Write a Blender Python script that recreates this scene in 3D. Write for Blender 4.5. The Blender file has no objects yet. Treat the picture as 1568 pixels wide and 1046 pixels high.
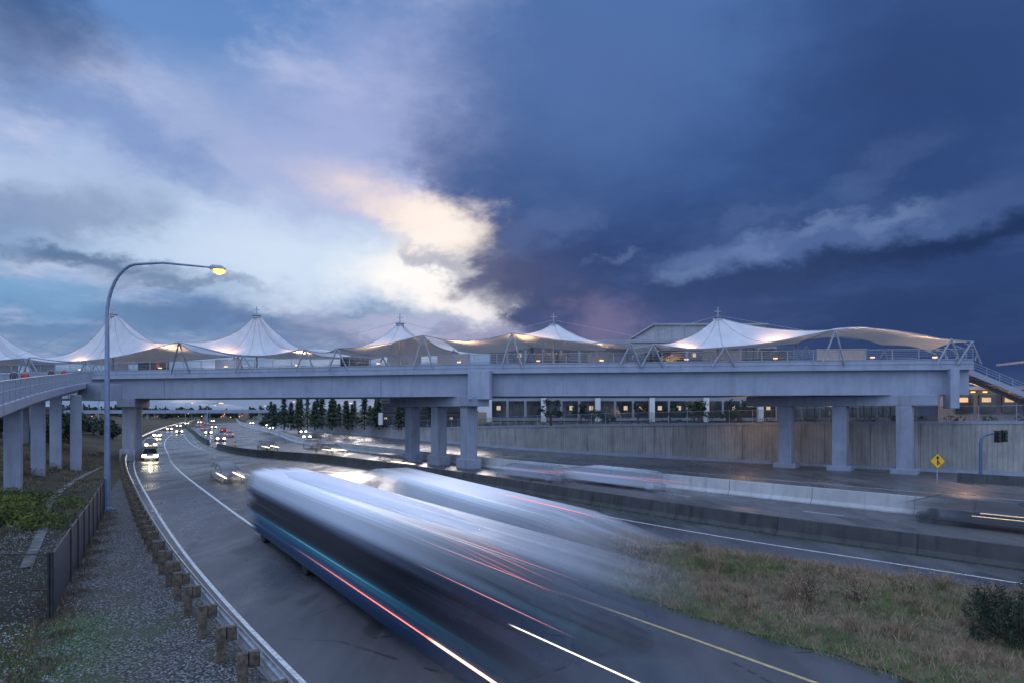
import bpy, bmesh, math, random
from mathutils import Vector, Matrix
random.seed(7)
R=math.radians
scene=bpy.context.scene
scene.view_settings.view_transform='Standard'
scene.view_settings.look='None'
scene.view_settings.exposure=0
COL=scene.collection

# ---------------------------------------------------------------- node helpers
def inp(nt,sock,v):
    if v is None: return
    if isinstance(v,bpy.types.NodeSocket): nt.links.new(v,sock)
    else: sock.default_value=v
def mth(nt,op,a,b=None,c=None,clamp=False):
    n=nt.nodes.new('ShaderNodeMath'); n.operation=op; n.use_clamp=clamp
    inp(nt,n.inputs[0],a); inp(nt,n.inputs[1],b); inp(nt,n.inputs[2],c)
    return n.outputs[0]
def mixc(nt,f,a,b,blend='MIX'):
    n=nt.nodes.new('ShaderNodeMix'); n.data_type='RGBA'; n.blend_type=blend
    inp(nt,n.inputs[0],f)
    for s,v in ((n.inputs[6],a),(n.inputs[7],b)):
        if isinstance(v,tuple) and len(v)==3: v=v+(1,)
        inp(nt,s,v)
    return n.outputs[2]
def ramp(nt,f,stops,interp='LINEAR'):
    n=nt.nodes.new('ShaderNodeValToRGB'); cr=n.color_ramp; cr.interpolation=interp
    while len(cr.elements)<len(stops): cr.elements.new(0.5)
    for e,(p,c) in zip(cr.elements,stops):
        e.position=p
        if not isinstance(c,tuple): c=(c,c,c)
        e.color=c+(1,)
    inp(nt,n.inputs[0],f); return n.outputs[0]
def noise(nt,vec,scale,detail=5,rough=0.55,dist=0.0,color=False):
    n=nt.nodes.new('ShaderNodeTexNoise')
    if vec is not None: nt.links.new(vec,n.inputs['Vector'])
    n.inputs['Scale'].default_value=scale; n.inputs['Detail'].default_value=detail
    n.inputs['Roughness'].default_value=rough; n.inputs['Distortion'].default_value=dist
    return n.outputs[1] if color else n.outputs[0]
def mapping(nt,vec,scale=(1,1,1),loc=(0,0,0),rot=(0,0,0),vt='POINT'):
    n=nt.nodes.new('ShaderNodeMapping'); n.vector_type=vt; nt.links.new(vec,n.inputs[0])
    n.inputs['Scale'].default_value=scale; n.inputs['Location'].default_value=loc; n.inputs['Rotation'].default_value=rot
    return n.outputs[0]
def smooth(nt,v,a,b,o0=0.0,o1=1.0):
    n=nt.nodes.new('ShaderNodeMapRange'); n.interpolation_type='SMOOTHSTEP'
    inp(nt,n.inputs[0],v); inp(nt,n.inputs[1],a); inp(nt,n.inputs[2],b); inp(nt,n.inputs[3],o0); inp(nt,n.inputs[4],o1)
    return n.outputs[0]
def newmat(name):
    m=bpy.data.materials.new(name); m.use_nodes=True
    nt=m.node_tree; b=nt.nodes['Principled BSDF']
    return m,nt,b
def bump(nt,b,h,strength,dist=0.02):
    n=nt.nodes.new('ShaderNodeBump'); n.inputs['Strength'].default_value=strength; n.inputs['Distance'].default_value=dist
    nt.links.new(h,n.inputs['Height']); nt.links.new(n.outputs[0],b.inputs['Normal'])
def geo(nt): return nt.nodes.new('ShaderNodeNewGeometry').outputs['Position']
def tc(nt,k): return nt.nodes.new('ShaderNodeTexCoord').outputs[k]
def simple(name,c1,c2=None,scale=2.0,rough=0.6,metal=0.0,bmp=0.0,bs=30,spec=0.5):
    m,nt,b=newmat(name)
    if c2 is None: c2=tuple(x*0.75 for x in c1)
    p=geo(nt)
    f=smooth(nt,noise(nt,p,scale,4,0.6),0.35,0.65)
    nt.links.new(mixc(nt,f,c1,c2),b.inputs['Base Color'])
    b.inputs['Roughness'].default_value=rough; b.inputs['Metallic'].default_value=metal
    b.inputs['Specular IOR Level'].default_value=spec
    if bmp: bump(nt,b,noise(nt,p,bs,4,0.6),bmp)
    return m
def emis(name,c,s):
    m,nt,b=newmat(name)
    b.inputs['Base Color'].default_value=c+(1,)
    b.inputs['Emission Color'].default_value=c+(1,); b.inputs['Emission Strength'].default_value=s
    return m

# ---------------------------------------------------------------- mesh helpers
class MB:
    def __init__(s): s.v=[];s.f=[];s.m=[];s.uv=[]
    def add(s,v,f,m=0,uv=None):
        o=len(s.v); s.v+= [tuple(p) for p in v]
        for i,q in enumerate(f):
            s.f.append([o+k for k in q]); s.m.append(m)
            s.uv.append(uv[i] if uv else [(0,0)]*len(q))
    def box(s,c,d,rz=0,m=0,taper=1.0):
        hx,hy,hz=d[0]/2,d[1]/2,d[2]/2; v=[]
        ca,sa=math.cos(rz),math.sin(rz)
        for z,t in ((-hz,1.0),(hz,taper)):
            for x,y in ((-hx,-hy),(hx,-hy),(hx,hy),(-hx,hy)):
                x*=t;y*=t
                v.append((c[0]+x*ca-y*sa,c[1]+x*sa+y*ca,c[2]+z))
        s.add(v,[(3,2,1,0),(4,5,6,7),(0,1,5,4),(1,2,6,5),(2,3,7,6),(3,0,4,7)],m)
    def beam(s,p0,p1,w,h,m=0):
        p0=Vector(p0);p1=Vector(p1);d=(p1-p0).normalized()
        up=Vector((0,0,1)) if abs(d.z)<0.95 else Vector((0,1,0))
        sx=d.cross(up).normalized(); uz=sx.cross(d).normalized()
        v=[]
        for p in (p0,p1):
            for a,b in ((-1,-1),(1,-1),(1,1),(-1,1)): v.append(p+sx*a*w/2+uz*b*h/2)
        s.add(v,[(3,2,1,0),(4,5,6,7),(0,1,5,4),(1,2,6,5),(2,3,7,6),(3,0,4,7)],m)
    def tube(s,pts,rad,n=10,m=0,cap=True):
        pts=[Vector(p) for p in pts]
        if not isinstance(rad,(list,tuple)): rad=[rad]*len(pts)
        v=[];prev=None
        for i,p in enumerate(pts):
            d=(pts[min(i+1,len(pts)-1)]-pts[max(i-1,0)]).normalized()
            up=prev if prev is not None else (Vector((0,0,1)) if abs(d.z)<0.9 else Vector((1,0,0)))
            a=d.cross(up).normalized(); b=a.cross(d).normalized(); prev=b
            for k in range(n):
                t=2*math.pi*k/n; v.append(p+(a*math.cos(t)+b*math.sin(t))*rad[i])
        f=[]
        for i in range(len(pts)-1):
            for k in range(n): f.append((i*n+k,i*n+(k+1)%n,(i+1)*n+(k+1)%n,(i+1)*n+k))
        if cap: f.append(tuple(range(n))[::-1]); f.append(tuple((len(pts)-1)*n+k for k in range(n)))
        s.add(v,f,m)
    def sweep(s,line,prof,zs=None,closed=True,m=0,caps=True):
        nrm=normals(line); L=0; v=[];n=len(prof); ss=[]
        for i,p in enumerate(line):
            if i: L+=math.hypot(p[0]-line[i-1][0],p[1]-line[i-1][1])
            ss.append(L); zb=zs[i] if zs else 0
            for o,z in prof: v.append((p[0]+nrm[i][0]*o,p[1]+nrm[i][1]*o,z+zb))
        pl=[0]
        for k in range(n): pl.append(pl[-1]+math.dist(prof[k],prof[(k+1)%n]))
        f=[];uv=[]
        for i in range(len(line)-1):
            for k in range(n if closed else n-1):
                k2=(k+1)%n
                f.append((i*n+k,i*n+k2,(i+1)*n+k2,(i+1)*n+k))
                uv.append([(ss[i],pl[k]),(ss[i],pl[k+1]),(ss[i+1],pl[k+1]),(ss[i+1],pl[k])])
        if caps and closed:
            f.append(tuple(range(n))); uv.append([(0.7,0.7)]*n)
            f.append(tuple((len(line)-1)*n+k for k in range(n))[::-1]); uv.append([(0.7,0.7)]*n)
        s.add(v,f,m,uv)
    def build(s,name,mats,parent=None,smooth_=False,recalc=True,bevel=0,loc=None,rz=0):
        me=bpy.data.meshes.new(name); me.from_pydata(s.v,[],s.f)
        ul=me.uv_layers.new(name='UVMap')
        flat=[c for q in s.uv for uvp in q for c in uvp]
        ul.data.foreach_set('uv',flat)
        for mt in mats: me.materials.append(mt)
        me.polygons.foreach_set('material_index',s.m)
        if recalc:
            bm=bmesh.new(); bm.from_mesh(me); bmesh.ops.recalc_face_normals(bm,faces=bm.faces); bm.to_mesh(me); bm.free()
        if smooth_: me.polygons.foreach_set('use_smooth',[True]*len(me.polygons))
        ob=bpy.data.objects.new(name,me); COL.objects.link(ob)
        if parent: ob.parent=parent
        if loc: ob.location=loc
        ob.rotation_euler=(0,0,rz)
        if bevel:
            bv=ob.modifiers.new('b','BEVEL'); bv.width=bevel; bv.segments=2; bv.limit_method='ANGLE'
        return ob
def empty(name,loc=(0,0,0)):
    e=bpy.data.objects.new(name,None); COL.objects.link(e); e.location=loc; e.empty_display_size=0.2; return e
def normals(line):
    out=[]
    for i in range(len(line)):
        a=line[max(i-1,0)];b=line[min(i+1,len(line)-1)]
        dx,dy=b[0]-a[0],b[1]-a[1];l=math.hypot(dx,dy) or 1
        out.append((dy/l,-dx/l))
    return out
def offs(line,d):
    n=normals(line); return [(p[0]+q[0]*d,p[1]+q[1]*d) for p,q in zip(line,n)]
def curve(pts,step=2.0):
    P=[pts[0]]+list(pts)+[pts[-1]]; out=[]
    for i in range(1,len(P)-2):
        p0,p1,p2,p3=P[i-1:i+3]; n=max(1,int(math.dist(p1[:2],p2[:2])/step))
        for k in range(n):
            t=k/n
            out.append(tuple(0.5*((2*b)+(-a+c)*t+(2*a-5*b+4*c-d)*t*t+(-a+3*b-3*c+d)*t**3) for a,b,c,d in zip(p0,p1,p2,p3)))
    out.append(tuple(P[-2])); return out
def line_on(mb,line,o,w,z,m=0,dash=None,s0=0,s1=1e9):
    L=0
    A=offs(line,o-w/2);B=offs(line,o+w/2)
    for i in range(len(line)-1):
        l=math.dist(line[i][:2],line[i+1][:2]); c=L+l/2; L+=l
        if c<s0 or c>s1: continue
        if dash and (c%dash[0])>dash[1]: continue
        mb.add([(A[i][0],A[i][1],z),(B[i][0],B[i][1],z),(B[i+1][0],B[i+1][1],z),(A[i+1][0],A[i+1][1],z)],[(0,1,2,3)],m)

# ---------------------------------------------------------------- plan of the place (metres)
G=curve([(7.5,-4),(3.7,1.2),(-0.4,6.8),(-4.4,12.5),(-9.3,19.3),(-15.3,28.1),(-24,41.6),(-38.6,65),(-51,86.7),(-78,137),(-118,222),(-165,330),(-260,560)],1.9)
B1=curve([(45,-4),(19.4,24.8),(9.85,35.7),(-4.7,56),(-22,77.5),(-43.9,100),(-83,171),(-148,300),(-245,530)],1.5)
B2=curve([(62,-8),(34.5,25),(22.8,39),(14.3,49.2),(-4.7,73),(-18,91),(-40,124),(-66,180),(-120,290),(-220,520)],1.5)
Wp=[(90,26,5.3),(64,47.5,5.2),(45,63,5.05),(21.9,82,4.5),(1.7,103,3.8),(-23.5,143,2.5),(-54,190,1.9),(-85,240,1.6),(-150,370,1.3)]
W=curve(Wp,2.5)
Dk=curve([(43.6,61.7),(30,63.3),(14,65.7),(-3,68),(-20,72.3),(-38,76.9),(-54,81),(-85,89.5)],2.0)
def Yf(x):
    for a,b in zip(Dk[:-1],Dk[1:]):
        if b[0]<=x<=a[0]: return b[1]+(a[1]-b[1])*(x-b[0])/(a[0]-b[0])
    return Dk[0][1] if x>0 else Dk[-1][1]

# ---------------------------------------------------------------- materials
def concrete(name,c1,c2,joint=0,ribs=0,rough=0.75,stain=0.5,ribk=.5):
    m,nt,b=newmat(name); p=geo(nt)
    n1=smooth(nt,noise(nt,p,0.6,5,0.65),0.3,0.7)
    col=mixc(nt,n1,c1,c2)
    st=smooth(nt,noise(nt,mapping(nt,p,(1.2,1.2,0.12)),1.6,5,0.6),0.48,0.72)
    col=mixc(nt,mth(nt,'MULTIPLY',st,stain),col,tuple(x*0.35 for x in c2))
    uvx=nt.nodes.new('ShaderNodeSeparateXYZ'); nt.links.new(tc(nt,'UV'),uvx.inputs[0]); h=noise(nt,p,25,3,0.6)
    if joint:
        fr=mth(nt,'FRACT',mth(nt,'DIVIDE',uvx.outputs[0],joint))
        j=mth(nt,'LESS_THAN',fr,0.05/joint)
        col=mixc(nt,mth(nt,'MULTIPLY',j,0.8),col,tuple(x*0.15 for x in c2))
        pid=mth(nt,'FLOOR',mth(nt,'DIVIDE',uvx.outputs[0],joint))
        wn=nt.nodes.new('ShaderNodeTexWhiteNoise'); wn.noise_dimensions='1D'; nt.links.new(pid,wn.inputs['W'])
        col=mixc(nt,mth(nt,'MULTIPLY',wn.outputs[0],0.35),col,tuple(x*0.6 for x in c2))
    if ribs:
        fr=mth(nt,'PINGPONG',mth(nt,'DIVIDE',uvx.outputs[0],ribs),0.5)
        r=smooth(nt,fr,0.08,0.22)
        col=mixc(nt,mth(nt,'MULTIPLY',mth(nt,'SUBTRACT',1.0,r),ribk),col,tuple(x*0.5 for x in c2))
        h=mth(nt,'ADD',mth(nt,'MULTIPLY',h,0.3),r)
    nt.links.new(col,b.inputs['Base Color']); b.inputs['Roughness'].default_value=rough
    bump(nt,b,h,0.3,0.03 if ribs else 0.01)
    return m
M_deck=concrete('bridge_concrete',(0.32,0.365,0.475),(0.26,0.305,0.41),stain=0.22)
M_col=concrete('column_concrete',(0.28,0.32,0.42),(0.22,0.26,0.34),stain=0.3)
M_wall=concrete('wall_concrete',(0.40,0.395,0.395),(0.30,0.30,0.305),joint=4.5,ribs=0.4,stain=0.65,ribk=.28)
M_b1=concrete('dark_barrier_concrete',(0.085,0.09,0.10),(0.045,0.048,0.055),joint=6,stain=0.8)
M_b2=concrete('pale_barrier_concrete',(0.54,0.56,0.59),(0.41,0.43,0.46),joint=6,stain=0.35)
M_steel=simple('galvanised_steel',(0.55,0.58,0.63),(0.38,0.41,0.46),6,0.3,0.7)
M_rail=simple('painted_rail',(0.33,0.37,0.45),(0.28,0.32,0.4),3,0.45,0.3)
M_wood=simple('weathered_wood',(0.15,0.12,0.09),(0.06,0.048,0.04),9,0.85,0,0.6,60)
M_black=simple('black_metal',(0.015,0.016,0.02),(0.03,0.03,0.035),4,0.5)
M_dark=simple('dark_trim',(0.03,0.035,0.045),(0.02,0.022,0.03),4,0.4)
M_white=simple('white_paint_panel',(0.7,0.72,0.76),(0.6,0.62,0.68),3,0.5)
M_bluepole=simple('blue_pole_paint',(.10,.16,.27),(.08,.13,.23),3,.4,.3)
def asphalt():
    m,nt,b=newmat('asphalt'); p=geo(nt)
    big=smooth(nt,noise(nt,p,0.09,5,0.6,0.6),0.35,0.65)
    wv=mapping(nt,p,(1,0.12,1),rot=(0,0,R(-36)))
    wear=smooth(nt,noise(nt,wv,0.9,4,0.6),0.35,0.7)
    fine=noise(nt,p,60,3,0.7)
    col=mixc(nt,big,(0.052,0.056,0.065),(0.10,0.105,0.118))
    col=mixc(nt,mth(nt,'MULTIPLY',wear,0.6),col,(0.032,0.034,0.042))
    col=mixc(nt,mth(nt,'MULTIPLY',smooth(nt,fine,0.45,0.7),0.5),col,(0.16,0.16,0.18))
    vo=nt.nodes.new('ShaderNodeTexVoronoi'); vo.feature='DISTANCE_TO_EDGE'; nt.links.new(p,vo.inputs['Vector']); vo.inputs['Scale'].default_value=0.22
    w2=noise(nt,p,1.5,3,0.6)
    crack=mth(nt,'MULTIPLY',mth(nt,'LESS_THAN',vo.outputs['Distance'],0.006),mth(nt,'GREATER_THAN',w2,0.5))
    col=mixc(nt,mth(nt,'MULTIPLY',crack,0.7),col,(0.015,0.015,0.017))
    pt=smooth(nt,noise(nt,mapping(nt,p,(1,.4,1),rot=(0,0,R(-34))),.35,2,.3),.60,.615)
    col=mixc(nt,mth(nt,'MULTIPLY',pt,.55),col,(.03,.031,.035))
    nt.links.new(col,b.inputs['Base Color'])
    wet=smooth(nt,noise(nt,mapping(nt,p,(1,0.35,1),rot=(0,0,R(-36))),0.22,5,0.65,0.8),0.40,0.62)
    nt.links.new(mth(nt,'MULTIPLY_ADD',wet,0.28,0.25),b.inputs['Roughness'])
    b.inputs['Specular IOR Level'].default_value=0.65
    bump(nt,b,fine,0.3,0.01)
    return m
M_asph=asphalt()
M_wline=simple('white_road_paint',(0.74,0.76,0.78),(0.42,0.44,0.46),7,0.5)
M_yline=simple('yellow_road_paint',(0.60,0.46,0.22),(0.42,0.33,0.19),7,0.5)
def ground_mat():
    m,nt,b=newmat('ground_soil_and_grass'); p=geo(nt)
    a=smooth(nt,noise(nt,p,0.12,6,0.65),0.4,0.6); f=smooth(nt,noise(nt,p,3.5,6,0.7),0.3,0.7)
    col=mixc(nt,f,mixc(nt,a,(0.045,0.055,0.022),(0.10,0.075,0.05)),(0.025,0.025,0.017))
    nt.links.new(col,b.inputs['Base Color']); b.inputs['Roughness'].default_value=0.95
    bump(nt,b,noise(nt,p,9,6,0.75),0.9,0.12); return m
M_ground=ground_mat()
def gravel_mat():
    m,nt,b=newmat('gravel'); p=geo(nt)
    vo=nt.nodes.new('ShaderNodeTexVoronoi'); nt.links.new(p,vo.inputs['Vector']); vo.inputs['Scale'].default_value=14
    sep=nt.nodes.new('ShaderNodeSeparateColor'); nt.links.new(vo.outputs['Color'],sep.inputs[0])
    col=mixc(nt,sep.outputs[0],(0.04,0.042,0.05),(0.27,0.28,0.31))
    col=mixc(nt,smooth(nt,vo.outputs['Distance'],0.3,0.65),col,(0.02,0.02,0.02))
    g=smooth(nt,noise(nt,p,0.45,5,0.65),0.50,0.62)
    col=mixc(nt,mth(nt,'MULTIPLY',g,0.7),col,(0.045,0.05,0.03))
    nt.links.new(col,b.inputs['Base Color']); b.inputs['Roughness'].default_value=0.75
    bump(nt,b,mth(nt,'SUBTRACT',1.0,vo.outputs['Distance']),1.0,0.05); return m
M_gravel=gravel_mat()
def blade_mat(name,cs):
    m,nt,b=newmat(name); p=geo(nt)
    f=noise(nt,p,2.2,4,0.7); g=noise(nt,p,0.5,3,0.6)
    col=ramp(nt,smooth(nt,mth(nt,'ADD',mth(nt,'MULTIPLY',f,0.5),mth(nt,'MULTIPLY',g,0.5)),0.33,0.67),[(i/(len(cs)-1),c) for i,c in enumerate(cs)])
    nt.links.new(col,b.inputs['Base Color']); b.inputs['Roughness'].default_value=0.8; return m
M_dry=blade_mat('dry_grass',[(0.06,0.12,0.03),(0.13,0.10,0.06),(0.38,0.28,0.19),(0.26,0.18,0.13),(0.10,0.07,0.05)])
M_green=blade_mat('green_grass',[(0.05,0.15,0.02),(0.09,0.21,0.03),(0.13,0.15,0.05)])
M_leaf=blade_mat('hedge_foliage',[(0.02,0.04,0.015),(0.09,0.12,0.025),(0.19,0.20,0.04)])
M_con=blade_mat('conifer_foliage',[(0.016,0.032,0.024),(0.035,0.058,0.038),(0.06,0.085,0.055)])
M_twig=simple('twigs',(0.12,0.075,0.06),(0.06,0.04,0.035),5,0.9)
M_weed=blade_mat('dry_weeds',[(0.04,0.05,0.02),(0.09,0.07,0.045),(0.17,0.12,0.08),(0.05,0.07,0.025)])
def chain(name,c,pitch=0.06,thick=0.18):
    m,nt,b=newmat(name); s=nt.nodes.new('ShaderNodeSeparateXYZ'); nt.links.new(tc(nt,'UV'),s.inputs[0])
    a=mth(nt,'DIVIDE',mth(nt,'ADD',s.outputs[0],s.outputs[1]),pitch); d=mth(nt,'DIVIDE',mth(nt,'SUBTRACT',s.outputs[0],s.outputs[1]),pitch)
    w=mth(nt,'MAXIMUM',mth(nt,'LESS_THAN',mth(nt,'FRACT',a),thick),mth(nt,'LESS_THAN',mth(nt,'FRACT',d),thick))
    nt.links.new(w,b.inputs['Alpha']); b.inputs['Base Color'].default_value=c+(1,); b.inputs['Roughness'].default_value=0.5
    return m
M_chain=chain('chain_link_mesh',(0.035,0.045,0.08),0.075,0.55)
M_chain_far=chain('chain_link_grey',(0.08,0.09,0.11),0.12,0.18)
M_glass=simple('dark_glass',(0.015,0.02,0.03),(0.035,0.042,0.055),1,0.12,0,0,30,0.8)
M_warmwin=emis('warm_window',(1.0,0.66,0.36),0.3)
M_lamp=emis('sodium_lamp',(1.0,0.42,0.08),3.0)
M_warm=emis('warm_fixture',(1.0,0.6,0.28),2.5)
M_head=emis('headlight',(1.0,0.86,0.55),16)
M_tail=emis('taillight',(1.0,0.07,0.04),3)
M_orange=emis('orange_light',(1.0,0.4,0.1),3)
M_yellow=simple('yellow_sign',(0.85,0.46,0.02),(0.75,0.4,0.02),3,0.4)
M_tire=simple('tyre_rubber',(0.02,0.02,0.02),(0.03,0.03,0.03),8,0.8)

# ---------------------------------------------------------------- ground sheet
def coords(lo,hi,dense_lo,dense_hi,st):
    a=[dense_lo+i*st for i in range(int((dense_hi-dense_lo)/st)+1)]
    x=dense_lo;s=st
    while x>lo: s*=1.5; x-=s; a.insert(0,x)
    x=a[-1];s=st
    while x<hi: s*=1.5; x+=s; a.append(x)
    return a
def sstep(a,b,x):
    t=max(0,min(1,(x-a)/(b-a))); return t*t*(3-2*t)
def railX(y):
    for a,b in zip(G[:-1],G[1:]):
        if a[1]<=y<=b[1]: return a[0]+(b[0]-a[0])*(y-a[1])/(b[1]-a[1])
    return G[0][0] if y<G[0][1] else G[-1][0]
def gz(x,y):
    d=railX(y)-x
    z=1.5*sstep(4,12,d)*sstep(34,58,y)+2.0*sstep(20,60,d)*sstep(70,120,y)
    z+=0.12*math.sin(x*1.3)*math.sin(y*0.9)*sstep(3,8,d)
    return z if d>0 else 0.0
xs=coords(-3500,3500,-110,110,2.0); ys=coords(-600,4500,-16,150,2.0)
mb=MB(); nx=len(xs)
vv=[(x,y,gz(x,y)-0.004) for y in ys for x in xs]
mb.add(vv,[(j*nx+i,j*nx+i+1,(j+1)*nx+i+1,(j+1)*nx+i) for j in range(len(ys)-1) for i in range(nx-1)])
mb.build('ground',[M_ground],smooth_=True)

mb=MB()
Wxy=[(p[0],p[1]) for p in W]
def resamp(line,n):
    L=[0]
    for a,b in zip(line[:-1],line[1:]): L.append(L[-1]+math.dist(a[:2],b[:2]))
    out=[];k=0
    for i in range(n):
        t=L[-1]*i/(n-1)
        while k<len(line)-2 and L[k+1]<t: k+=1
        q=(t-L[k])/(L[k+1]-L[k]); out.append((line[k][0]+(line[k+1][0]-line[k][0])*q,line[k][1]+(line[k+1][1]-line[k][1])*q))
    return out
Ga=resamp(offs(G,0.35),200); Wa=resamp(offs(Wxy,-0.02),200)
nc=12;v=[]
for i in range(200):
    for k in range(nc+1):
        t=k/nc; v.append((Ga[i][0]*(1-t)+Wa[i][0]*t,Ga[i][1]*(1-t)+Wa[i][1]*t,0.012))
mb.add(v,[(i*(nc+1)+k,i*(nc+1)+k+1,(i+1)*(nc+1)+k+1,(i+1)*(nc+1)+k) for i in range(199) for k in range(nc)])
mb.build('road',[M_asph])
mb=MB()
zl=0.018
G05=curve(G,0.6)
line_on(mb,G05,0.95,0.13,zl)
line_on(mb,G05,4.8,0.17,zl,0,s0=43)
line_on(mb,G05,10.2,0.12,zl,1,s0=0,s1=62)
line_on(mb,G05,10.0,0.13,zl,0,dash=(9,3),s0=70)
B1f=curve(B1,0.6); B2f=curve(B2,0.6)
line_on(mb,B1f,-2.6,0.13,zl)
line_on(mb,B1f,1.1,0.13,zl)
line_on(mb,B1f,4.7,0.12,zl,0,dash=(12,3))
line_on(mb,B1f,8.3,0.12,zl,0,dash=(12,3))
line_on(mb,B2f,1.3,0.13,zl,1)
line_on(mb,B2f,4.9,0.12,zl,0,dash=(12,3))
line_on(mb,B2f,8.5,0.12,zl,0,dash=(12,3))
line_on(mb,B2f,12.0,0.12,zl,0)
mb.build('lane_markings',[M_wline,M_yline])
mb=MB(); line_on(mb,G05,4.7,0.05,zl,0,s1=43); mb.build('pavement_seam',[simple('tar_seam',(.14,.14,.15),(.03,.03,.03),6,.5)])

fence_line=curve([(-7,8.0),(-13.2,18.75),(-18.8,29),(-24.3,38.9)],2.0)
mb=MB()
A=resamp([p for p in offs(G,0.34) if -3<p[1]<60],60)
Bv=resamp([(-4,2),(-13.4,18.75),(-19,29),(-24.8,39),(-36,60)],60)
v=[];nc=8
for i in range(60):
    for k in range(nc+1):
        t=k/nc; x=Bv[i][0]*(1-t)+A[i][0]*t; y=Bv[i][1]*(1-t)+A[i][1]*t
        v.append((x,y,gz(x,y)+0.012+0.04*math.sin(math.pi*t)))
mb.add(v,[(i*(nc+1)+k,i*(nc+1)+k+1,(i+1)*(nc+1)+k+1,(i+1)*(nc+1)+k) for i in range(59) for k in range(nc)])
mb.build('gravel_verge',[M_gravel],smooth_=True)
mb=MB()
for i in range(9000):
    t=random.random()**1.6; y=9+26*t; xr=railX(y)-0.2; w=1.2+5.5*min(1,(y-6)/10)
    x=xr-random.random()*w; r=random.uniform(0.015,0.045); z=gz(x,y)+0.03
    a=random.random()*6
    v=[(x+r*math.cos(a+k*1.57)*random.uniform(.7,1.2),y+r*math.sin(a+k*1.57)*random.uniform(.7,1.2),z) for k in range(4)]+[(x,y,z+r*0.9)]
    mb.add(v,[(0,1,4),(1,2,4),(2,3,4),(3,0,4)])
mb.build('loose_gravel',[simple('stone',(0.34,0.35,0.38),(0.08,0.08,0.09),14,0.7)])

mb=MB()
pl=curve([(-18.6,25),(-25.2,35.3),(-31,44),(-38,57),(-44,70)],1.0)
A=offs(pl,-0.2);Bb=offs(pl,0.2);v=[]
for a,b in zip(A,Bb): v+=[(a[0],a[1],gz(*a)+0.07),(b[0],b[1],gz(*b)+0.07)]
mb.add(v,[(2*i,2*i+1,2*i+3,2*i+2) for i in range(len(A)-1)])
mb.build('drainage_channel',[simple('channel_concrete',(0.20,0.21,0.23),(0.07,0.07,0.06),1.8,0.7)])

# ---------------------------------------------------------------- grass
def blades(name,sampler,count,h,w,mat,lean=0.4,zf=None):
    mb=MB()
    for i in range(count):
        x,y=sampler(); z=(zf or gz)(x,y); hh=h*random.uniform(0.4,1.2); a=random.random()*6.283; ww=w*random.uniform(.6,1.3)
        hh*=hold.get('h',1) if zf else 1
        lx,ly=random.gauss(0,lean)*hh,random.gauss(0,lean)*hh
        dx,dy=math.cos(a)*ww,math.sin(a)*ww
        mb.v+= [(x-dx,y-dy,z),(x+dx,y+dy,z),(x+lx,y+ly,z+hh)]
        n=len(mb.v); mb.f.append([n-3,n-2,n-1]); mb.m.append(0); mb.uv.append([(0,0)]*3)
    return mb.build(name,[mat],recalc=False)
hold={}
up=resamp(curve([(30,9.5),(22,16.6),(15.7,22.3),(10,27),(4.9,31.2),(1.5,34)],1),70)
lo=resamp(curve([(16,6),(12.5,9.8),(9.0,14.3),(8.1,15.8),(5.9,18.5),(3.4,22.4),(1.6,27.5),(1.4,33.8)],1),70)
def wedge_z(t,s): return 0.03+0.35*math.sin(math.pi*min(1,max(0,t)))**0.7*min(1,(1-s)*4)+0.06*math.sin(s*60)*math.sin(t*9)*(0<t<1)*math.sin(math.pi*min(1,max(0,t)))
mb=MB(); v=[];nc=14
for i in range(70):
    for k in range(nc+1):
        t=k/nc; j=0.10*math.sin(i*2.1+k)*(k in(0,nc))
        v.append((lo[i][0]*(1-t)+up[i][0]*t+j,lo[i][1]*(1-t)+up[i][1]*t+j,wedge_z(t,i/69)))
mb.add(v,[(i*(nc+1)+k,i*(nc+1)+k+1,(i+1)*(nc+1)+k+1,(i+1)*(nc+1)+k) for i in range(69) for k in range(nc)])
mb.build('grass_verge',[simple('dry_turf',(0.14,0.11,0.07),(0.05,0.06,0.03),1.6,0.95,0,0.8,14)],smooth_=True)
def wedge_xy(s,t):
    i=min(68,int(s*69)); hold['z']=wedge_z(t,s)-0.02
    f=s*69-i; P=[lo[i][q]*(1-f)+lo[i+1][q]*f for q in(0,1)]; Q=[up[i][q]*(1-f)+up[i+1][q]*f for q in(0,1)]
    return P[0]*(1-t)+Q[0]*t,P[1]*(1-t)+Q[1]*t
def wedge_s():
    x,y=wedge_xy(random.random(),random.uniform(-0.02,1.0))
    hold['h']=.55+.8*(math.sin(x*2.1+y)*math.sin(y*2.7-x)*.5+.5)
    return x,y
zf=lambda x,y:hold['z']
blades('dry_grass_blades',wedge_s,70000,0.24,0.008,M_dry,0.6,zf)
tufts=[(random.random(),random.uniform(.08,.95),random.uniform(.6,1.7)) for _ in range(260)]
def tuft_s():
    s,t,h=random.choice(tufts); x,y=wedge_xy(s,t); hold['h']=h; return x+random.gauss(0,.12),y+random.gauss(0,.12)
blades('grass_tufts',tuft_s,30000,0.30,0.009,M_dry,0.45,zf)
def wedge_g():
    hold['h']=random.uniform(.5,1.3)
    s=random.random(); 
    if random.random()<.45: t=random.uniform(-0.03,0.12)
    else: s=random.choice([.45,.62,.3,.7])+random.gauss(0,.035); t=random.gauss(0.5,0.13)
    return wedge_xy(max(0,min(.98,s)),t)
blades('green_grass_blades',wedge_g,20000,0.18,0.009,M_green,0.5,zf)
hold['h']=1
def patch():
    c=random.choice([(-11.2,17.4,1.2),(-10.2,15.6,1.1),(-12.2,18.6,.9),(-10.6,16.4,1.4),(-9.2,13.6,0.9)])
    return random.gauss(c[0],c[2]*0.7),random.gauss(c[1],c[2]*0.8)
blades('grass_patch',patch,16000,0.10,0.009,M_green,0.6)
def leftarea():
    y=10+random.random()**1.4*60; d=random.uniform(6.8,24); x=railX(y)-d; return x,y
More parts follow.
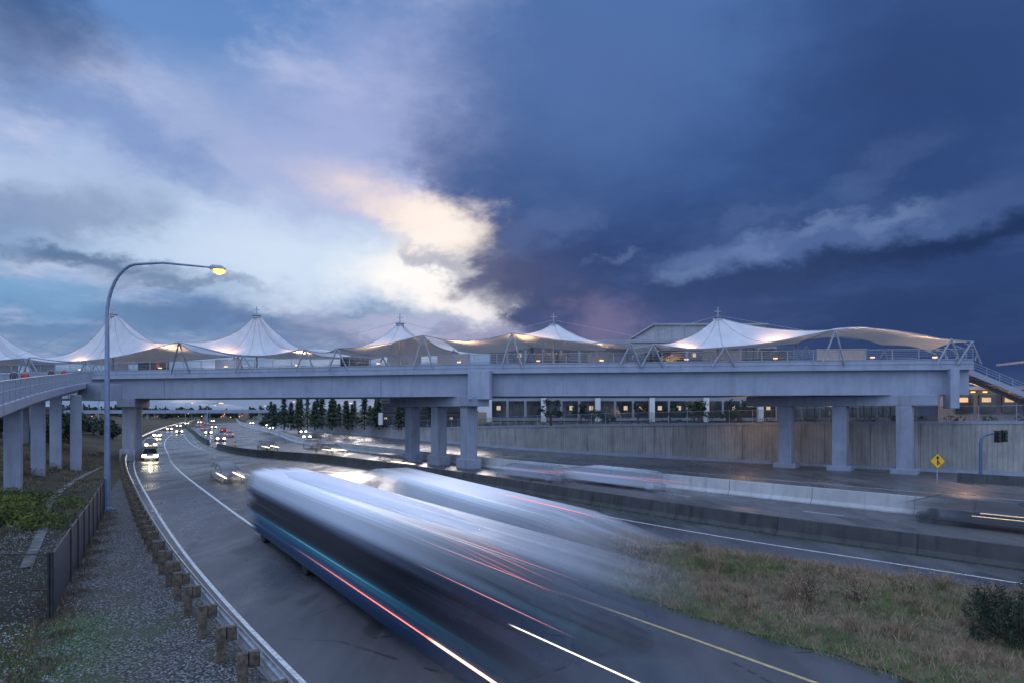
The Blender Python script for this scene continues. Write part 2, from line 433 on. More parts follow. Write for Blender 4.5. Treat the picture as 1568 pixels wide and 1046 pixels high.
blades('weeds',leftarea,40000,0.22,0.018,M_weed,0.7)
def fencefoot():
    y=random.uniform(11,39); i=min(range(len(fence_line)),key=lambda k:abs(fence_line[k][1]-y)); return fence_line[i][0]+random.gauss(0,.35),y
blades('fence_foot_grass',fencefoot,7000,0.25,0.012,M_weed,0.5)
def b1foot():
    i=random.randrange(len(B1)-60); p=B1[i]; q=B1[i+1]; t=random.random(); n=(q[1]-p[1],p[0]-q[0]);l=math.hypot(*n); o=-0.38-abs(random.gauss(0,.08))
    return p[0]+(q[0]-p[0])*t+n[0]/l*o,p[1]+(q[1]-p[1])*t+n[1]/l*o
blades('barrier_foot_grass',b1foot,12000,0.10,0.014,M_green,0.6,lambda x,y:0.01)

# ---------------------------------------------------------------- foliage
def clump(mb,c,r,n,size,m=0,flat=1.0):
    for i in range(n):
        while True:
            d=Vector((random.uniform(-1,1),random.uniform(-1,1),random.uniform(-1,1)))
            if d.length<1: break
        p=Vector(c)+Vector((d.x*r,d.y*r,d.z*r*flat)); a=Vector((random.gauss(0,1),random.gauss(0,1),random.gauss(0,1))).normalized()*size*random.uniform(.5,1.2)
        b=a.cross(Vector((random.gauss(0,1),random.gauss(0,1),random.gauss(0,1)))).normalized()*size*0.5
        mb.add([p-a,p+b,p+a,p-b],[(0,1,2,3)],m)
def conifer(mb,x,y,z,h,r,n=260):
    mb.tube([(x,y,z),(x,y,z+h*0.9)],[r*0.09,0.02],6,1)
    for i in range(n):
        t=random.random()**0.7; rr=r*(1-t)*(0.75+0.35*math.sin(t*40))*random.uniform(.5,1.1)+0.05; a=random.random()*6.283
        p=Vector((x+rr*math.cos(a),y+rr*math.sin(a),z+h*(0.06+0.94*t)))
        o=Vector((math.cos(a),math.sin(a),-0.45))*r*0.3; s=Vector((-math.sin(a),math.cos(a),0))*r*0.14
        mb.add([p-o*0.6,p+s,p+o,p-s],[(0,1,2,3)],0)
def broadleaf(mb,x,y,z,h,r,n=10,size=0.35):
    mb.tube([(x,y,z),(x,y,z+h*.5)],[0.2,0.1],6,1)
    for k in range(n):
        a=random.random()*6.28; rr=r*random.random()**.5; zz=z+h*random.uniform(.35,.9)
        mb.tube([(x,y,z+h*.4),(x+rr*math.cos(a),y+rr*math.sin(a),zz)],[0.06,0.02],4,1)
        clump(mb,(x+rr*math.cos(a),y+rr*math.sin(a),zz),r*.42,45,size,0,0.8)
def wz(x,y):
    best=min(W,key=lambda p:(p[0]-x)**2+(p[1]-y)**2); return best[2]-0.2
mb=MB()
for i in range(52):
    u=random.uniform(-0.37,-0.10); Y=random.uniform(150,215)*(1 if u<-.2 else .9); x=u*Y
    conifer(mb,x,Y,wz(x,Y)-.3,random.uniform(5,10),random.uniform(1.6,2.5),260)
for i in range(16):
    u=random.uniform(-0.38,-0.02); Y=random.uniform(170,205); x=u*Y
    broadleaf(mb,x,Y,wz(x,Y)-.3,random.uniform(3,5),random.uniform(2,3),8,.45)
mb.build('conifer_grove',[M_con,M_twig])
mb=MB()
for i in range(120):
    u=random.uniform(-0.80,-0.36); Y=random.uniform(420,620); x=u*Y
    if random.random()<.5: conifer(mb,x,Y,0,random.uniform(7,13),random.uniform(3,4.5),90)
    else: broadleaf(mb,x,Y,0,random.uniform(6,10),random.uniform(4,6),6,1.3)
for i in range(40):
    u=random.uniform(-0.12,0.9); Y=random.uniform(230,300); x=u*Y
    conifer(mb,x,Y,4,random.uniform(6,11),random.uniform(2.4,3.6),120)
mb.build('distant_trees',[M_con,M_twig])
mb=MB()
for i in range(12):
    Y=random.uniform(92,111); u=random.uniform(-.05,.36); x=u*Y
    broadleaf(mb,x,Y,4.0,random.uniform(2.2,4.2),random.uniform(1.0,1.7),6,.25)
mb.build('street_trees',[M_con,M_twig])
mb=MB()
for i in range(30):
    Y=random.uniform(85,150); x=railX(Y)-random.uniform(5,28)
    broadleaf(mb,x,Y,gz(x,Y),random.uniform(2.5,5),random.uniform(1.5,2.6),7,0.4)
mb.build('roadside_trees',[M_con,M_twig])
mb=MB()
for i in range(80):
    Y=random.uniform(33,44); x=-0.735*Y+random.gauss(0,1.5)-.8
    clump(mb,(x,Y,gz(x,Y)+0.3),0.8,120,0.09,0,0.55)
mb.build('hedge',[M_leaf])
mb=MB()
for i in range(90):
    Y=random.uniform(44,90); x=railX(Y)-random.uniform(2.2,16)
    clump(mb,(x,Y,gz(x,Y)+0.2),0.9,60,0.12,0,0.4)
mb.build('low_shrubs',[M_weed])
mb=MB()
for k in range(60):
    a=random.random()*6.28; rr=random.random()**.5*1.3; cx,cy=12.7,16.3; x=cx+rr*math.cos(a); y=cy+rr*math.sin(a); h=random.uniform(0.8,2.1)*(1.15-rr*.4)
    pts=[(cx+.2*math.cos(a),cy+.2*math.sin(a),0.05),(x,y,h*.6),(x+.1*math.cos(a),y+.1*math.sin(a),h)]
    mb.tube(pts,[.02,.012,.004],4,1)
    for q in range(190):
        t=random.uniform(.12,1); px=cx+(x-cx)*min(1,t*1.3); py=cy+(y-cy)*min(1,t*1.3); pz=h*t
        d=Vector((random.gauss(0,1),random.gauss(0,1),random.gauss(0.6,.7))).normalized()*random.uniform(.08,.17); s=d.cross(Vector((random.random(),random.random(),random.random()))).normalized()*.013
        p=Vector((px+random.gauss(0,.07),py+random.gauss(0,.07),pz)); mb.add([p-s,p+s,p+d],[(0,1,2)],0)
mb.build('evergreen_bush',[M_con,M_twig])
def bare_shrub(x,y,h,n):
    mb=MB()
    for k in range(n):
        a=random.random()*6.28; l=random.uniform(.4,1)*h; sp=random.uniform(.1,.5)*h
        p0=Vector((x+random.gauss(0,.12),y+random.gauss(0,.12),0.15)); p1=p0+Vector((math.cos(a)*sp*.5,math.sin(a)*sp*.5,l*.6)); p2=p0+Vector((math.cos(a)*sp,math.sin(a)*sp,l))
        mb.tube([p0,p1,p2],[.012,.009,.004],4,0)
        for j in range(7):
            t=random.uniform(.3,1); b=p0.lerp(p2,t); e=b+Vector((random.gauss(0,.14)*h,random.gauss(0,.14)*h,random.uniform(.05,.2)*h))
            mb.tube([b,e],[.006,.003],3,0)
            clump(mb,e,.08,4,.03,1)
    return mb.build('bare_shrub',[M_twig,M_dry])
for (x,y,h,n) in [(3.9,25.2,1.1,30),(4.6,24.2,1.0,30),(5.6,25.6,.8,18),(3.2,26.3,1.0,26),(8.7,19.2,1.35,18),(10.3,19.4,.9,12),(12.2,20.2,.8,12),(3.4,24.0,.8,24),(13.6,19.0,.9,14),(7,23,.7,12),(5,22.6,.6,14),(15,18,.9,14),(2.8,25.4,.9,22)]:
    bare_shrub(x,y,h,n)

# ---------------------------------------------------------------- guard rail
wprof=[(0,0.50),(0.05,0.54),(0.08,0.60),(0.05,0.66),(0.0,0.69),(0.05,0.72),(0.08,0.78),(0.05,0.84),(0,0.88),(-0.012,0.88),(0.036,0.84),(0.066,0.78),(0.036,0.72),(-0.014,0.69),(0.036,0.66),(0.066,0.60),(0.036,0.54),(-.012,.50)]
gr=empty('guard_rail')
mb=MB(); mb.sweep(offs(G,0.12),wprof,m=0); mb.build('w_beam',[M_steel],parent=gr)
mb=MB()
for i,(p,n) in enumerate(zip(G,normals(G))):
    if p[1]>260: break
    a=math.atan2(n[1],n[0]); j=random.gauss(0,.02)
    mb.box((p[0]-n[0]*.26,p[1]-n[1]*.26,.40+j),(.2,.16,.96),a+random.gauss(0,.04))
    mb.box((p[0]-n[0]*.02,p[1]-n[1]*.02,.69),(.22,.15,.34),a)
mb.build('posts',[M_wood],parent=gr,bevel=0.01)

# ---------------------------------------------------------------- barriers
jer=[(-.31,-.02),(-.31,.08),(-.17,.28),(-.09,.88),(.09,.88),(.17,.28),(.31,.08),(.31,-.02)]
b1=[p for p in B1 if p[1]<107] 
mb=MB(); mb.sweep(b1,jer); mb.sweep([p for p in B1 if p[1]>118],jer); mb.build('dark_concrete_barrier',[M_b1])
mb=MB(); mb.sweep(B2,[(-.36,-.02),(-.36,.1),(-.2,.32),(-.13,1.06),(.13,1.06),(.2,.32),(.36,.1),(.36,-.02)]); mb.build('concrete_median_barrier',[M_b2])
rb=curve([(60,42),(44,50.6),(38.4,56.2)],1.5)
mb=MB(); mb.sweep(rb,[(-.3,-.02),(-.2,.75),(.2,.75),(.3,-.02)]); mb.build('ramp_barrier',[M_b1])
M_drum=simple('drum_orange',(0.7,.2,.04),(.6,.16,.03),2,.5)
for (x,y) in [(-45.8,108),(-47.5,112)]:
    mb=MB(); mb.tube([(x,y,0.01),(x,y,.06),(x,y,.07),(x,y,1.0)],[.3,.3,.2,.1],12,0); mb.tube([(x,y,.55),(x,y,.72)],[.165,.145],12,1); mb.build('traffic_drum',[M_drum,M_white])

# ---------------------------------------------------------------- retaining wall + terrace
rw=empty('retaining_wall')
mb=MB()
n=normals(Wxy);L=0;v=[];f=[];uv=[]
for i,p in enumerate(W):
    if i:L+=math.dist(W[i][:2],W[i-1][:2])
    v+=[(p[0],p[1],-.1),(p[0],p[1],p[2]-.25),(p[0]+n[i][0]*.4,p[1]+n[i][1]*.4,p[2]-.25)]
    if i:
        b=3*i;a=b-3; l0=L-math.dist(W[i][:2],W[i-1][:2])
        f+=[(a,b,b+1,a+1),(a+1,b+1,b+2,a+2)]; uv+=[[(l0,0),(L,0),(L,4),(l0,4)]]*2
mb.add(v,f,0,uv); mb.build('panels',[M_wall],parent=rw)
mb=MB(); mb.sweep(Wxy,[(-.08,-.25),(-.08,.03),(.42,.03),(.42,-.25)],zs=[p[2] for p in W]); mb.sweep(Wxy,[(-.5,0),(-.42,.35),(-.02,.38),(-.02,0)])
mb.build('coping',[M_col],parent=rw)
mb=MB(); v=[]; ks=[0.38,3,12,40,110,260]
for i,p in enumerate(W):
    for k in ks: v.append((p[0]+n[i][0]*k if k<100 else p[0]+0.62*k,p[1]+n[i][1]*k if k<100 else p[1]+.78*k,p[2]-.12))
c=len(ks); mb.add(v,[(i*c+k,i*c+k+1,(i+1)*c+k+1,(i+1)*c+k) for i in range(len(W)-1) for k in range(c-1)])
mb.build('embankment',[M_ground])
def fence(name,line,zs,h,mat,postmat,step=3,pr=.035,rails=True):
    e=empty(name); nn=len(line); mb=MB(); L=0;v=[];f=[];uv=[]
    for i,p in enumerate(line):
        l0=L
        if i:L+=math.dist(p[:2],line[i-1][:2])
        v+=[(p[0],p[1],zs[i]+.03),(p[0],p[1],zs[i]+h)]
        if i: a=2*i-2; f.append((a,a+2,a+3,a+1)); uv.append([(l0,0),(L,0),(L,h),(l0,h)])
    mb.add(v,f,0,uv); mb.build('mesh',[mat],parent=e,recalc=False)
    mb=MB(); L=0;nxt=0
    for i,p in enumerate(line):
        if i: L+=math.dist(p[:2],line[i-1][:2])
        if L>=nxt or i==nn-1:
            mb.tube([(p[0],p[1],zs[i]-.1),(p[0],p[1],zs[i]+h+.05),(p[0],p[1],zs[i]+h+.09)],[pr,pr,pr*.4],8); nxt+=step
    if rails: mb.tube([(p[0],p[1],zs[i]+h) for i,p in enumerate(line)],pr*.6,6); mb.tube([(p[0],p[1],zs[i]+.06) for i,p in enumerate(line)],pr*.3,5)
    mb.build('posts',[postmat],parent=e); return e
Wf=[p for p in W if p[1]<200]
fence('wall_top_fence',offs([p[:2] for p in Wf],.25),[p[2] for p in Wf],1.5,M_chain_far,M_rail,3)
mb=MB()
for p in W:
    if 50<p[1]<150:
        for k in range(3): clump(mb,(p[0]+.9+k*.7+random.gauss(0,.3),p[1]+.9+k*.6,p[2]+.2),.7,28,.14,0,.6)
mb.build('wall_top_hedge',[M_con])
fl=[p for p in fence_line if p[1]>=18.7]
fl=[(-13.2,18.75)]+[p for p in fl if p[1]>19.2]
fence('chain_link_fence',fl,[0]*len(fl),1.92,M_chain,M_black,2.6,.045)
fl2=[(-13.3,18.75),(-14.9,18.8),(-16.5,18.85),(-19,18.9)]
fence('side_fence',fl2,[0]*4,1.9,chain('open_chain_link',(.03,.035,.045),.09,.10),M_black,10,.04)
mb=MB(); mb.tube([(-13.3,18.7,.9),(-19,18.85,.9)],.018,6); mb.tube([(-13.3,18.7,.1),(-19,18.85,1.4)],.01,6); mb.build('fence_brace',[M_black])

# ---------------------------------------------------------------- station bridge
sb=empty('station_bridge')
mb=MB()
prof=[(0,10.9),(0,9.97),(.7,9.87),(.75,7.6),(2.2,7.6),(2.3,9.8),(5.0,9.8),(5.1,7.6),(6.3,7.6),(6.4,9.8),(8.7,9.8),(8.8,7.6),(10.2,7.6),(10.3,9.87),(11,9.97),(11,10.9),(10.7,10.9),(10.7,10.4),(.3,10.4),(.3,10.9)]
mb.sweep(Dk,prof); mb.build('deck',[M_deck],parent=sb)
mb=MB(); mb.sweep(Dk,[(-.05,10.52),(-.05,10.62),(0.0,10.62),(0,10.52)]); mb.sweep(Dk,[(-.06,10.9),(-.06,10.98),(.32,10.98),(.32,10.9)])
for x in (41.5,5.5,-14.5,-42,-56):
    y=Yf(x); mb.box((x,y+.72,8.75),(.25,.14,2.3),R(-10))
mb.build('deck_trim',[M_deck],parent=sb)
def bent(cols,front,back,name,capz=(6.55,7.6)):
    mb=MB(); rz=math.atan2(back[1]-front[1],back[0]-front[0])
    for (x,y,zb) in cols:
        mb.box((x,y,(zb+capz[0])/2),(1.35,1.3,capz[0]-zb),rz,0); mb.box((x,y,zb/2+.1),(2.3,1.7,zb+.25),rz,0)
    mb.beam((front[0],front[1],(capz[0]+capz[1])/2),(back[0],back[1],(capz[0]+capz[1])/2),1.9,capz[1]-capz[0],0)
    return mb.build(name,[M_col],parent=sb,bevel=.06)
bent([(-4.6,69.4,.8),(-8.3,74.0,.8),(-12.0,78.6,.8)],(-3.1,67.4),(-14.4,81.6),'pier_cap_median')
bent([(37.9,63,0.3),(33.6,66.8,.3),(29.5,70.2,.3)],(40.2,61.6),(26.5,73),'pier_cap_wall')
mb=MB(); mb.box((-3.3,67.55,8.75),(2.3,1.3,3.0),R(-11)); mb.box((41.9,62.3,8.2),(0.8,1.4,3.8),R(-8)); mb.build('pier_blocks',[M_deck],parent=sb,bevel=.04)
bent([(-47.5,81,1.2),(-49.5,86,1.2)],(-46.6,78.8),(-51,90),'pier_cap_verge')
bent([(-66,86.5,1.2),(-68,91,1.2)],(-65,84.5),(-70,94),'pier_cap_far_verge')
def railing(name,line,zs,h,step,rad,mat,nr=4,parent=None,sub=None):
    mb=MB()
    for k in range(nr): mb.tube([(p[0],p[1],z+h*(1-k/nr*.9)) for p,z in zip(line,zs)],rad*(1.3 if k==0 else .6),5)
    L=0;nx_=0;ns=0
    for i in range(len(line)-1):
        l=math.dist(line[i][:2],line[i+1][:2])
        def pt(d):
            t=(d-L)/l; return line[i][0]+(line[i+1][0]-line[i][0])*t,line[i][1]+(line[i+1][1]-line[i][1])*t,zs[i]+(zs[i+1]-zs[i])*t
        while nx_<=L+l:
            x,y,z=pt(nx_); mb.beam((x,y,z),(x,y,z+h),rad*2.2,rad*2.2); nx_+=step
        if sub:
            while ns<=L+l:
                x,y,z=pt(ns); mb.beam((x,y,z+.05),(x,y,z+h-.04),rad*.7,rad*.7); ns+=sub
        L+=l
    return mb.build(name,[mat],parent=parent)
railing('front_railing',offs(Dk,.12),[10.98]*len(Dk),.95,2.4,.03,M_rail,5,sb)
railing('back_railing',offs(Dk,10.8),[10.98]*len(Dk),.95,2.4,.03,M_rail,3,sb)
mb=MB()
D94=offs(Dk,9.4)
for i in range(0,len(Dk)-4,3):
    if random.random()<.6:
        a=D94[i];b=D94[i+2]
        mb.beam((a[0],a[1],11.9),(b[0],b[1],11.9),.08,2.0,random.choice([0,0,1]))
mb.build('platform_screens',[M_white,M_glass],parent=sb)

# ---------------------------------------------------------------- tensile canopies
def fabric():
    m,nt,b=newmat('tensile_fabric'); p=geo(nt)
    f=smooth(nt,noise(nt,p,0.8,4,.6),.3,.7)
    nt.links.new(mixc(nt,f,(.62,.65,.71),(.52,.55,.62)),b.inputs['Base Color'])
    b.inputs['Roughness'].default_value=.55
    tr=nt.nodes.new('ShaderNodeBsdfTranslucent'); tr.inputs[0].default_value=(.75,.68,.6,1)
    mx=nt.nodes.new('ShaderNodeMixShader'); mx.inputs[0].default_value=.14
    nt.links.new(b.outputs[0],mx.inputs[1]); nt.links.new(tr.outputs[0],mx.inputs[2]); nt.links.new(mx.outputs[0],nt.nodes['Material Output'].inputs[0])
    return m
M_fab=fabric()
canopy=empty('tensile_canopy')
def fp(x,off,z): 
    return Vector((x+off*.2,Yf(x)+off*.98,z))
struts=MB()
def strut(a):
    d=.35
    for s in (-1.1,1.1):
        struts.tube([(a.x,a.y,a.z),(a.x+s,a.y+d,10.45)],[.09,.09],8)
def tent(peak,anch,sag=.14,pw=2.3,nm='tent'):
    peak=Vector(peak); n=len(anch); S=14; Rr=18; ring=[]
    for i in range(n):
        a=anch[i];b=anch[(i+1)%n]
        for k in range(S):
            t=k/S; p=a.lerp(b,t); c=math.sin(math.pi*t)*sag
            q=p.lerp(peak,c*.9); q.z=p.z-math.sin(math.pi*t)*.25
            ring.append(q)
    v=[];N=len(ring)
    for j in range(Rr+1):
        r=.045+.955*j/Rr
        for q in ring:
            x=peak.x+(q.x-peak.x)*r; y=peak.y+(q.y-peak.y)*r
            v.append((x,y,q.z+(peak.z-q.z)*((1-r)**pw)/(.955**pw)))
    f=[(j*N+k,j*N+(k+1)%N,(j+1)*N+(k+1)%N,(j+1)*N+k) for j in range(Rr) for k in range(N)]
    mb=MB(); mb.add(v,f); mb.build(nm,[M_fab],parent=canopy,smooth_=True)
    mb=MB()
    mb.tube([ring[k%N] for k in range(N+1)],.05,6)
    for k in range(0,N,7): mb.tube([Vector(v[j*N+k])+Vector((0,-.01,.02)) for j in range(Rr+1)],.018,4)
    mb.tube([(peak.x,peak.y,peak.z-.15),(peak.x,peak.y,peak.z+.12),(peak.x,peak.y,peak.z+.16),(peak.x,peak.y,peak.z+.2)],[.5,.42,.6,.35],14)
    mb.tube([(peak.x,peak.y,10.4),(peak.x,peak.y,peak.z+1.3)],[.14,.05],8)
    mb.beam((peak.x-.35,peak.y,peak.z+.85),(peak.x+.35,peak.y,peak.z+.85),.06,.06)
    mb.build(nm+'_mast_and_cables',[M_rail],parent=canopy)
    for a in anch: strut(a)
def saddle(a,b,c,d,mid,nm='wing'):
    n=14;v=[]
    for j in range(n+1):
        s=j/n; p0=a.lerp(d,s);p1=b.lerp(c,s)
        for i in range(n+1):
            t=i/n; p=p0.lerp(p1,t); k=math.sin(math.pi*t)
            fy=(0.5-s)*2
            v.append((p.x,p.y+fy*k*1.1,p.z+k*mid*(1-.3*abs(fy))+math.sin(math.pi*s)*.35))
    mb=MB(); mb.add(v,[(j*(n+1)+i,j*(n+1)+i+1,(j+1)*(n+1)+i+1,(j+1)*(n+1)+i) for j in range(n) for i in range(n)])
    mb.build(nm,[M_fab],parent=canopy,smooth_=True)
    mb=MB(); mb.tube([v[i] for i in range(n+1)],.05,6); mb.tube([v[n*(n+1)+i] for i in range(n+1)],.05,6)
    for i in (3,7,11): mb.tube([Vector(v[j*(n+1)+i])+Vector((0,0,.02)) for j in range(n+1)],.02,4)
    mb.build(nm+'_edge_cable',[M_rail],parent=canopy)
F=lambda x,z:fp(x,-.6,z)
Bk=lambda x,z:fp(x,10.8,z)
tent((-72,90,17.2),[F(-83,12.6),F(-61.5,12.7),Bk(-62,13),Bk(-83,13)],.14,2.8)
tent((-51.9,85,18.4),[F(-60.7,12.8),F(-52,12.2),F(-38.9,14.1),Bk(-39.5,13.4),Bk(-60,12.6)],.14,3.1)
tent((-31.2,79.8,17.5),[F(-38.9,14.1),F(-30.5,12.4),F(-22.9,12.9),Bk(-22,12.8),Bk(-39,13.4)],.14,3.0)
saddle(F(-22.9,12.9),F(-19,12.9),Bk(-18.5,12.9),Bk(-22,12.8),-.5)
tent((-13.0,75.7,16.0),[F(-19,12.9),F(-9.3,14.0),Bk(-8.8,13.2),Bk(-18.5,12.9)],.1,2.3)
saddle(F(-9.3,14.0),F(0.1,14.0),Bk(.3,13.6),Bk(-8.8,13.4),-.8)
tent((4.6,72.4,15.6),[F(.1,14.0),F(12,12.8),Bk(12.5,13.2),Bk(.3,13.6)],.1,2.2)
saddle(F(8.9,12.6),F(14.2,12.6),Bk(14.6,12.9),Bk(9.2,12.8),-.4)
tent((22.2,70.4,15.9),[F(14.2,12.7),F(21,12.3),F(31.1,13.8),Bk(30,13.6),Bk(14.6,13.0)],.1,2.0)
saddle(F(31.1,13.8),F(39.3,13.1),Bk(39,13.4),Bk(30,13.9),.75)
saddle(F(39.3,13.1),F(43.4,12.5),Bk(44.0,12.6),Bk(39,13.4),.15)
strut(F(43.2,12.5)); strut(F(41.4,12.8))
for x,z in ((31.1,13.8),(39.3,13.1),(-9.3,14),(.1,14)): strut(Bk(x,z-.4))
for k in range(5):
    q=fp(43.4,1.5+k*2.1,0); struts.tube([(q.x,q.y,12.6),(q.x+.9,q.y,12.3),(q.x+1.3,q.y,11.7),(q.x+1.1,q.y,10.9)],.05,6)
struts.build('v_struts',[M_rail],parent=canopy)
mb=MB()
pk=[(-51.9,85,18.9),(-31.2,79.8,17.9),(-13,75.7,16.4),(4.6,72.4,16.1),(22.2,70.4,16.3)]
for p in pk:
    for dx in (-11,11): 
        q=F(max(-80,min(42,p[0]+dx)),12.8); mb.tube([p,q],.016,4)
mb.build('stay_cables',[M_rail],parent=canopy)
# uplights on the platform: low posts throwing warm light onto the fabric
pl_=empty('platform_lights')
for (x,o,en) in [(-55,1.5,1100),(-43,1.2,1900),(-34,1.2,1700),(-25,1.5,900),(-15,1.2,1700),(-6,1.5,1300),(2.5,1.2,2000),(9,1.5,900),(17.5,1.2,1300),(26,1.2,1900),(35,1.2,1900),(41,2,700)]:
    p=fp(x,o,11.3)
    mb=MB(); mb.box((p.x,p.y,p.z),(.4,.14,.1)); mb.box((p.x,p.y,p.z-.5),(.08,.08,.9),m=1); mb.build('fixture',[M_warm,M_rail],parent=pl_)
    l=bpy.data.lights.new('platform_light','SPOT'); l.energy=en; l.color=(1,.56,.25); l.shadow_soft_size=.12; l.spot_size=R(140); l.spot_blend=.9
    lo_=bpy.data.objects.new('platform_light',l); COL.objects.link(lo_); lo_.location=(p.x,p.y,p.z+.2); lo_.rotation_euler=(R(180),0,0); lo_.parent=pl_

# stairs at right end
mb=MB()
for k in range(26):
    t=k/25; mb.box((43.9+t*12,64.6,10.2-t*4.9),(.5,2.2,.18),0,0)
mb.beam((43.6,63.45,10.2),(56.2,63.45,5.0),.15,.5,0); mb.beam((43.6,65.75,10.2),(56.2,65.75,5.0),.15,.5,0)
for yy in (63.45,65.75):
    for q in (.55,.8,1.05): mb.tube([(43.6,yy,10.2+q),(56.2,yy,5.0+q)],.03,6,1)
    for k in range(11):
        t=k/10; mb.tube([(43.6+12.6*t,yy,10.2-5.2*t),(43.6+12.6*t,yy,11.25-5.2*t)],.03,6,1)
mb.build('staircase',[M_deck,M_rail])
mb=MB()
mb.box((57,76,6.6),(17,7,3.6),R(-8),0); mb.box((57,76,8.6),(19,9,.4),R(-8),1)
for k in range(7): mb.box((50.5+k*2.3,72.9-k*.32,6.9),(1.7,.2,2.0),R(-8),3); mb.box((50.3+k*2.3,72.74-k*.32,7.3),(.9,.06,.5),R(-8),4)
for k in range(9): mb.box((49.5+k*1.2,72.0-k*.17,8.15),(.35,.2,.12),R(-8),2)
mb.beam((52,68,11.0),(62,67,12.2),5,.22,1)
for x in (53,58): mb.tube([(x,67,4.8),(x,67,11.0)],.12,8,1)
mb.build('station_entrance',[M_col,M_rail,M_orange,M_glass,M_warmwin])
def plight(name,loc,en,c=(1,.55,.22)):
    l=bpy.data.lights.new(name,'POINT'); l.energy=en; l.color=c; l.shadow_soft_size=.3
    o=bpy.data.objects.new(name,l); COL.objects.link(o); o.location=loc; return o
plight('concourse_light',(47.0,67.5,8.0),650); plight('underdeck_light',(33,67,6.1),170); plight('underdeck_light',(26,73,6.1),220)

# ---------------------------------------------------------------- left walkway
wk=empty('pedestrian_walkway')
WK=curve([(-17,18),(-24.5,31),(-31.6,43),(-38,54.5),(-43.3,64.5),(-47.6,73),(-51,79.5)],1.5)
wz_=[5.15+(p[1]-18)*(3.9/55) for p in WK]
mb=MB(); mb.sweep(WK,[(0,.12),(0,-.42),(-.6,-.5),(-.9,-.95),(-2.6,-.95),(-2.9,-.5),(-3.5,-.42),(-3.5,.12),(-3.3,.12),(-3.3,0),(-.2,0),(-.2,.12)],zs=wz_); mb.build('deck',[M_deck],parent=wk)
railing('near_railing',offs(WK,-.08),[z+.12 for z in wz_],1.2,2.2,.03,M_rail,2,wk,.16)
railing('back_railing',offs(WK,-3.42),[z+.12 for z in wz_],1.2,2.2,.03,M_rail,2,wk,.16)
mb=MB()
for (x,y) in ((-33.6,44),(-39.9,55),(-45.4,65),(-44.4,66.5)):
    zt=5.15+(y-18)*(3.9/55)-.9; mb.box((x,y,zt/2-.2),(.95,.9,zt+.4),R(30))
mb.box((-47,74.5,8.2),(3.2,3,1.9),R(-12))
mb.build('columns',[M_col],parent=wk,bevel=.05)

M_shirts=[simple('red_jacket',(.4,.05,.06)),simple('navy_jacket',(.05,.06,.1))]; M_tr=simple('trousers',(.03,.03,.05)); M_skin=simple('skin',(.45,.28,.2)); M_hair=simple('hair',(.03,.02,.015))
def person(loc,rz,shirt,step=.22):
    V=[(0,0,.95),(0,0,1.2),(0,0,1.42),(0,.0,1.52),(0,.02,1.66), (.1,0,.9),(.11,step*.6,.5),(.11,step*.3,.08),(.11,step*.3+.14,.04), (-.1,0,.9),(-.11,-step*.2,.5),(-.11,-step,.1),(-.11,-step+.13,.04),
       (.19,0,1.4),(.23,-.08,1.12),(.22,.04,.88),(.22,.08,.80), (-.19,0,1.4),(-.23,.05,1.12),(-.22,.16,.9),(-.22,.2,.82)]
    E=[(0,1),(1,2),(2,3),(3,4),(0,5),(5,6),(6,7),(7,8),(0,9),(9,10),(10,11),(11,12),(2,13),(13,14),(14,15),(15,16),(2,17),(17,18),(18,19),(19,20)]
    rad=[.15,.14,.15,.06,.1,.1,.065,.045,.04,.1,.065,.045,.04,.07,.05,.035,.03,.07,.05,.035,.03]
    me=bpy.data.meshes.new('p'); me.from_pydata(V,E,[]); ob=bpy.data.objects.new('tmp',me); COL.objects.link(ob)
    ob.modifiers.new('s','SKIN')
    for i,r in enumerate(rad): me.skin_vertices[0].data[i].radius=(r,r*.85)
    me.skin_vertices[0].data[0].use_root=True
    ob.modifiers.new('ss','SUBSURF').levels=2
    dg=bpy.context.evaluated_depsgraph_get(); nm=bpy.data.meshes.new_from_object(ob.evaluated_get(dg)); bpy.data.objects.remove(ob)
    for mt in (M_shirts[shirt],M_tr,M_skin,M_hair): nm.materials.append(mt)
    for pg in nm.polygons:
        z=pg.center.z; x=abs(pg.center.x)
        pg.material_index=3 if (z>1.7 or (z>1.6 and pg.center.y<0)) else 2 if z>1.5 else 0 if (z>.93 and (x<.17 or z>.9)) else 2 if (x>.18 and z>.76) else 1
        pg.use_smooth=True
    o=bpy.data.objects.new('pedestrian',nm); COL.objects.link(o); o.location=loc; o.rotation_euler=(0,0,rz)
def wkp(y,off):
    i=min(range(len(WK)),key=lambda k:abs(WK[k][1]-y)); p=offs(WK,off)[i]; return (p[0],p[1],wz_[i]+.02)
person(wkp(47,-1.0),R(35),0); person(wkp(48.5,-1.9),R(30),1,.1); person(wkp(66,-1.0),R(210),0); person(wkp(63,-1.6),R(210),1)
person(tuple(fp(-44,2,10.42)),R(90),0); person(tuple(fp(14,1.5,10.42)),R(90),1,.1)

